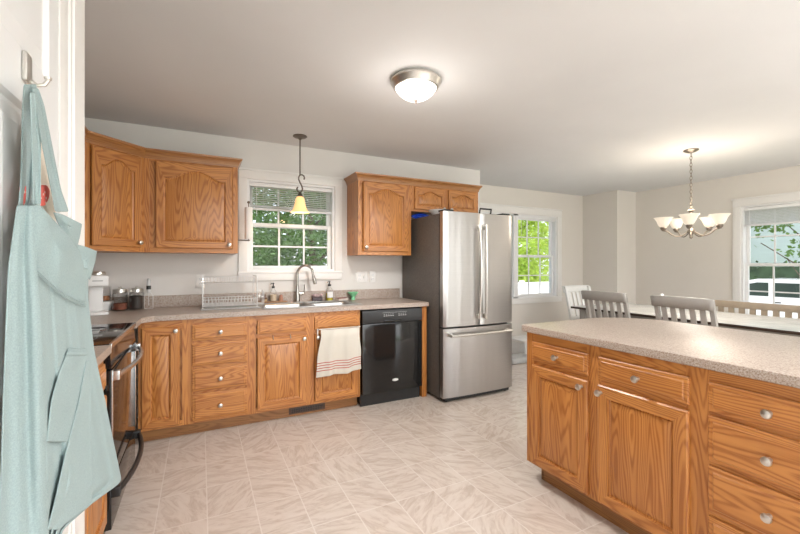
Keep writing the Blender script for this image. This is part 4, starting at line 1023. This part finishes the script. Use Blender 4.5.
def leafmat(name, c, tr=.35):
    m = mat(name, c, .6, var=.45, scale=2.2)
    b = m.node_tree.nodes['Principled BSDF']
    t = m.node_tree; out = [n_ for n_ in t.nodes if n_.type == 'OUTPUT_MATERIAL'][0]
    tl = t.nodes.new('ShaderNodeBsdfTranslucent'); tl.inputs[0].default_value = (min(1, c[0]*2.0), min(1, c[1]*1.7), c[2], 1)
    mx = t.nodes.new('ShaderNodeMixShader'); mx.inputs[0].default_value = tr
    t.links.new(b.outputs[0], mx.inputs[1]); t.links.new(tl.outputs[0], mx.inputs[2]); t.links.new(mx.outputs[0], out.inputs[0]); return m
LD, LM, LB = leafmat('leaf_dark', (.045, .10, .04), .2), leafmat('leaf_mid', (.10, .19, .06), .3), leafmat('leaf_bright', (.36, .50, .12), .5)
def tree(label, x, y, h, cr, ch, n, lm, ls=.09, trunk=.12, seed=1, low=.25):
    rnd = random.Random(seed); r = thing('tree', label, 'tree', (x, y, GZ))
    m = MB(); m.tube([(0, 0, 0), (.05, 0, h*.3), (-.04, .05, h*.6), (0, 0, h*.9)], [trunk, trunk*.8, trunk*.5, trunk*.15], 9)
    for k in range(7):
        a = rnd.random()*6.28; z = h*(.3+.08*k); m.tube([(0, 0, z), (cr*.4*math.cos(a), cr*.4*math.sin(a), z+.3), (cr*.8*math.cos(a), cr*.8*math.sin(a), z+.6)], [trunk*.35, trunk*.2, .01], 6)
    m.build('trunk', BARK, r)
    m = MB(); bm = m.bm; clumps = []
    for k in range(max(12, n//140)):
        while True:
            p = Vector((rnd.uniform(-1, 1), rnd.uniform(-1, 1), rnd.uniform(-1, 1)))
            if .3 < p.length < 1: break
        clumps.append(Vector((p.x*cr, p.y*cr, h*low+ch/2+p.z*ch/2)))
    for i in range(n):
        c_ = rnd.choice(clumps); s_ = cr*.2
        p = c_+Vector((rnd.gauss(0, s_), rnd.gauss(0, s_), rnd.gauss(0, s_*.8)))
        if p.z < .1: continue
        a = Vector((rnd.gauss(0, 1), rnd.gauss(0, 1), rnd.gauss(0, .6))).normalized(); b = a.cross(Vector((rnd.gauss(0, 1), rnd.gauss(0, 1), rnd.gauss(0, 1)))).normalized()
        l = ls*rnd.uniform(.6, 1.3)
        v = [bm.verts.new(p), bm.verts.new(p+a*l*.5+b*l*.3), bm.verts.new(p+a*l), bm.verts.new(p+a*l*.5-b*l*.3)]
        bm.faces.new(v)
    m.build('foliage', lm, r, smooth=False); return r
# behind the sink window
T = [(.2, 8.2, 4.6, 1.5, 4.0, 9000, LM, 'leafy green tree behind the left panes of the sink window'), (2.2, 8.6, 5.0, 1.4, 4.2, 9000, LM, 'leafy green tree behind the right panes of the sink window'),
     (1.1, 12.5, 7.5, 2.6, 6.5, 9000, LD, 'dark tall tree farthest back behind the sink window'), (3.9, 12.5, 7, 2.4, 6, 7000, LD, 'dark tree right of the sink window view'), (-1.9, 12.0, 7, 2.4, 6, 6000, LD, 'dark tree left of the sink window view')]
for i, (x, y, h, cr, ch, n, lm, lb) in enumerate(T): tree(lb, x, y, h, cr, ch, n, lm, .13 if y > 10 else .10, seed=i+3, low=.08)
# behind the dining window
tree('bright green tree behind the left half of the dining window', 9.3, 13.2, 6.6, 1.9, 6.6, 12000, LB, .19, seed=21, low=.0)
tree('bright green tree behind the right half of the dining window', 13.4, 14.2, 6.6, 2.0, 6.6, 12000, LB, .19, seed=22, low=.0)
tree('mid green tree farther off behind the dining window', 14.8, 21.0, 11, 5.0, 11, 12000, LB, .32, seed=23, low=.0)
# side window: tree, house, car, leafy mass for tree shade
tree('small tree with drooping branches outside the side window', 11.5, 3.55, 3.9, 1.05, 1.9, 1500, LM, .12, .05, seed=31, low=.52)
tree('wide green tree between the side window and the neighbouring house', 21.0, 12.0, 6, 2.5, 4.5, 5000, LM, .2, seed=33, low=.2)
r = thing('house', 'pale blue-green sided neighbouring house across the driveway', 'house', (24, 0, GZ))
sd = mat('pale_siding', (.50, .58, .57), .8, var=.05, scale=1)
m = MB(); m.box(0, 8, -4, 16, 0, 5.6)
for i in range(28): m.box(-.02, 0, -4, 16, .2*i+.006, .2*i+.2)
m.build('wall', sd, r, smooth=False)
m = MB(); m.prism([(-.6, 5.5), (4, 8.2), (8.6, 5.5), (4, 7.9)], -4.5, 16.5, 'xz'); m.build('roof', mat('grey_shingle', (.16, .15, .15), .9, var=.2), r, smooth=False)
for y, z in ((2.0, 1.9), (6.6, 1.9), (10.8, 1.9)):
    fw = MB(); fw.box(-.08, 0, y-.75, y+.75, z-.75, z+.85); f_ = fw.build('window', VINYL, r, smooth=False)
    MB().box(-.10, -.075, y-.62, y+.62, z-.62, z+.72).build('pane', mat('dark_pane_%d' % int(y*10), (.05, .07, .075), .1), f_, smooth=False)
m = MB()
rnd = random.Random(5)
for i in range(3200):
    p = Vector((rnd.uniform(-.5, .5), rnd.uniform(-7, 7), rnd.uniform(0, 2.0))); a = Vector((rnd.gauss(0, 1), rnd.gauss(0, 1), rnd.gauss(0, 1))).normalized(); b = a.cross(Vector((rnd.gauss(0, 1), 0, 1))).normalized(); l = .16
    m.bm.faces.new([m.bm.verts.new(p), m.bm.verts.new(p+a*l*.5+b*l*.3), m.bm.verts.new(p+a*l), m.bm.verts.new(p+a*l*.5-b*l*.3)])
m.box(-.4, .4, -7, 7, 0, 1.85)
tag(m.build('shade_mass', leafmat('leaf_shade', (.05, .085, .045), .1), smooth=False, loc=(19.5, 5, GZ)), 'dark leafy block standing in for tree shade behind the parked white car', 'shade_mass')  # dark leaf colour and block stand in for the shade under trees
# car: side profile facing the window, nose to +Y
r = thing('car', 'white car parked on the driveway outside the side window', 'car', (15, 5.2, GZ+.02))
CARW = mat('white_car_paint', (.85, .85, .85), .2, var=.005, Coat_Weight=.6)
prof = [(-2.25, .35), (-2.3, .75), (-2.2, 1.05), (-1.95, 1.42), (-1.6, 1.5), (.2, 1.5), (.55, 1.42), (1.15, 1.05), (1.9, .95), (2.25, .8), (2.3, .45), (2.2, .3), (1.85, .3), (1.75, .55), (1.45, .68), (1.15, .55), (1.05, .3), (-1.0, .3), (-1.1, .55), (-1.4, .68), (-1.7, .55), (-1.8, .32)]
m = MB(); m.prism(prof, -.85, .85, 'yz'); bmesh.ops.bevel(m.bm, geom=[e for e in m.bm.edges if abs(e.verts[0].co.x-e.verts[1].co.x) < .01], offset=.05, segments=3, affect='EDGES'); m.build('body', CARW, r, ang=30)
gl = mat('car_glass', (.04, .055, .05), .08)
for P in ([(-.05, 1.02), (-.05, 1.40), (.2, 1.40), (.48, 1.33), (.95, 1.02)], [(-1.05, 1.02), (-1.05, 1.40), (-.15, 1.40), (-.15, 1.02)], [(-1.95, 1.05), (-1.75, 1.36), (-1.55, 1.40), (-1.15, 1.40), (-1.15, 1.02)]):
    m = MB(); m.prism(P, -.858, .858, 'yz'); m.build('window', gl, r, smooth=False)
for y in (-1.4, 1.45):
    for x in (-.72, .72):
        wh = MB().lathe([(0, -.1), (.30, -.1), (.33, -.07), (.33, .07), (.30, .1), (0, .1)], (x, y, .33), (1, 0, 0), 26).build('wheel', BLACKM, r)
        MB().lathe([(0, -.112), (.19, -.108), (.2, -.1), (.2, .1), (.19, .108), (0, .112)], (x, y, .33), (1, 0, 0), 20).build('hub_cap', NICKEL, wh)
for z, y in ((.85, -.1), (.85, -1.05)):
    MB().box(-.875, -.85, y-.22, y-.08, z, z+.025).build('door_handle', BLACKM, r)
MB().box(-.98, -.84, .62, .78, 1.0, 1.12, .02).build('side_mirror', CARW, r)
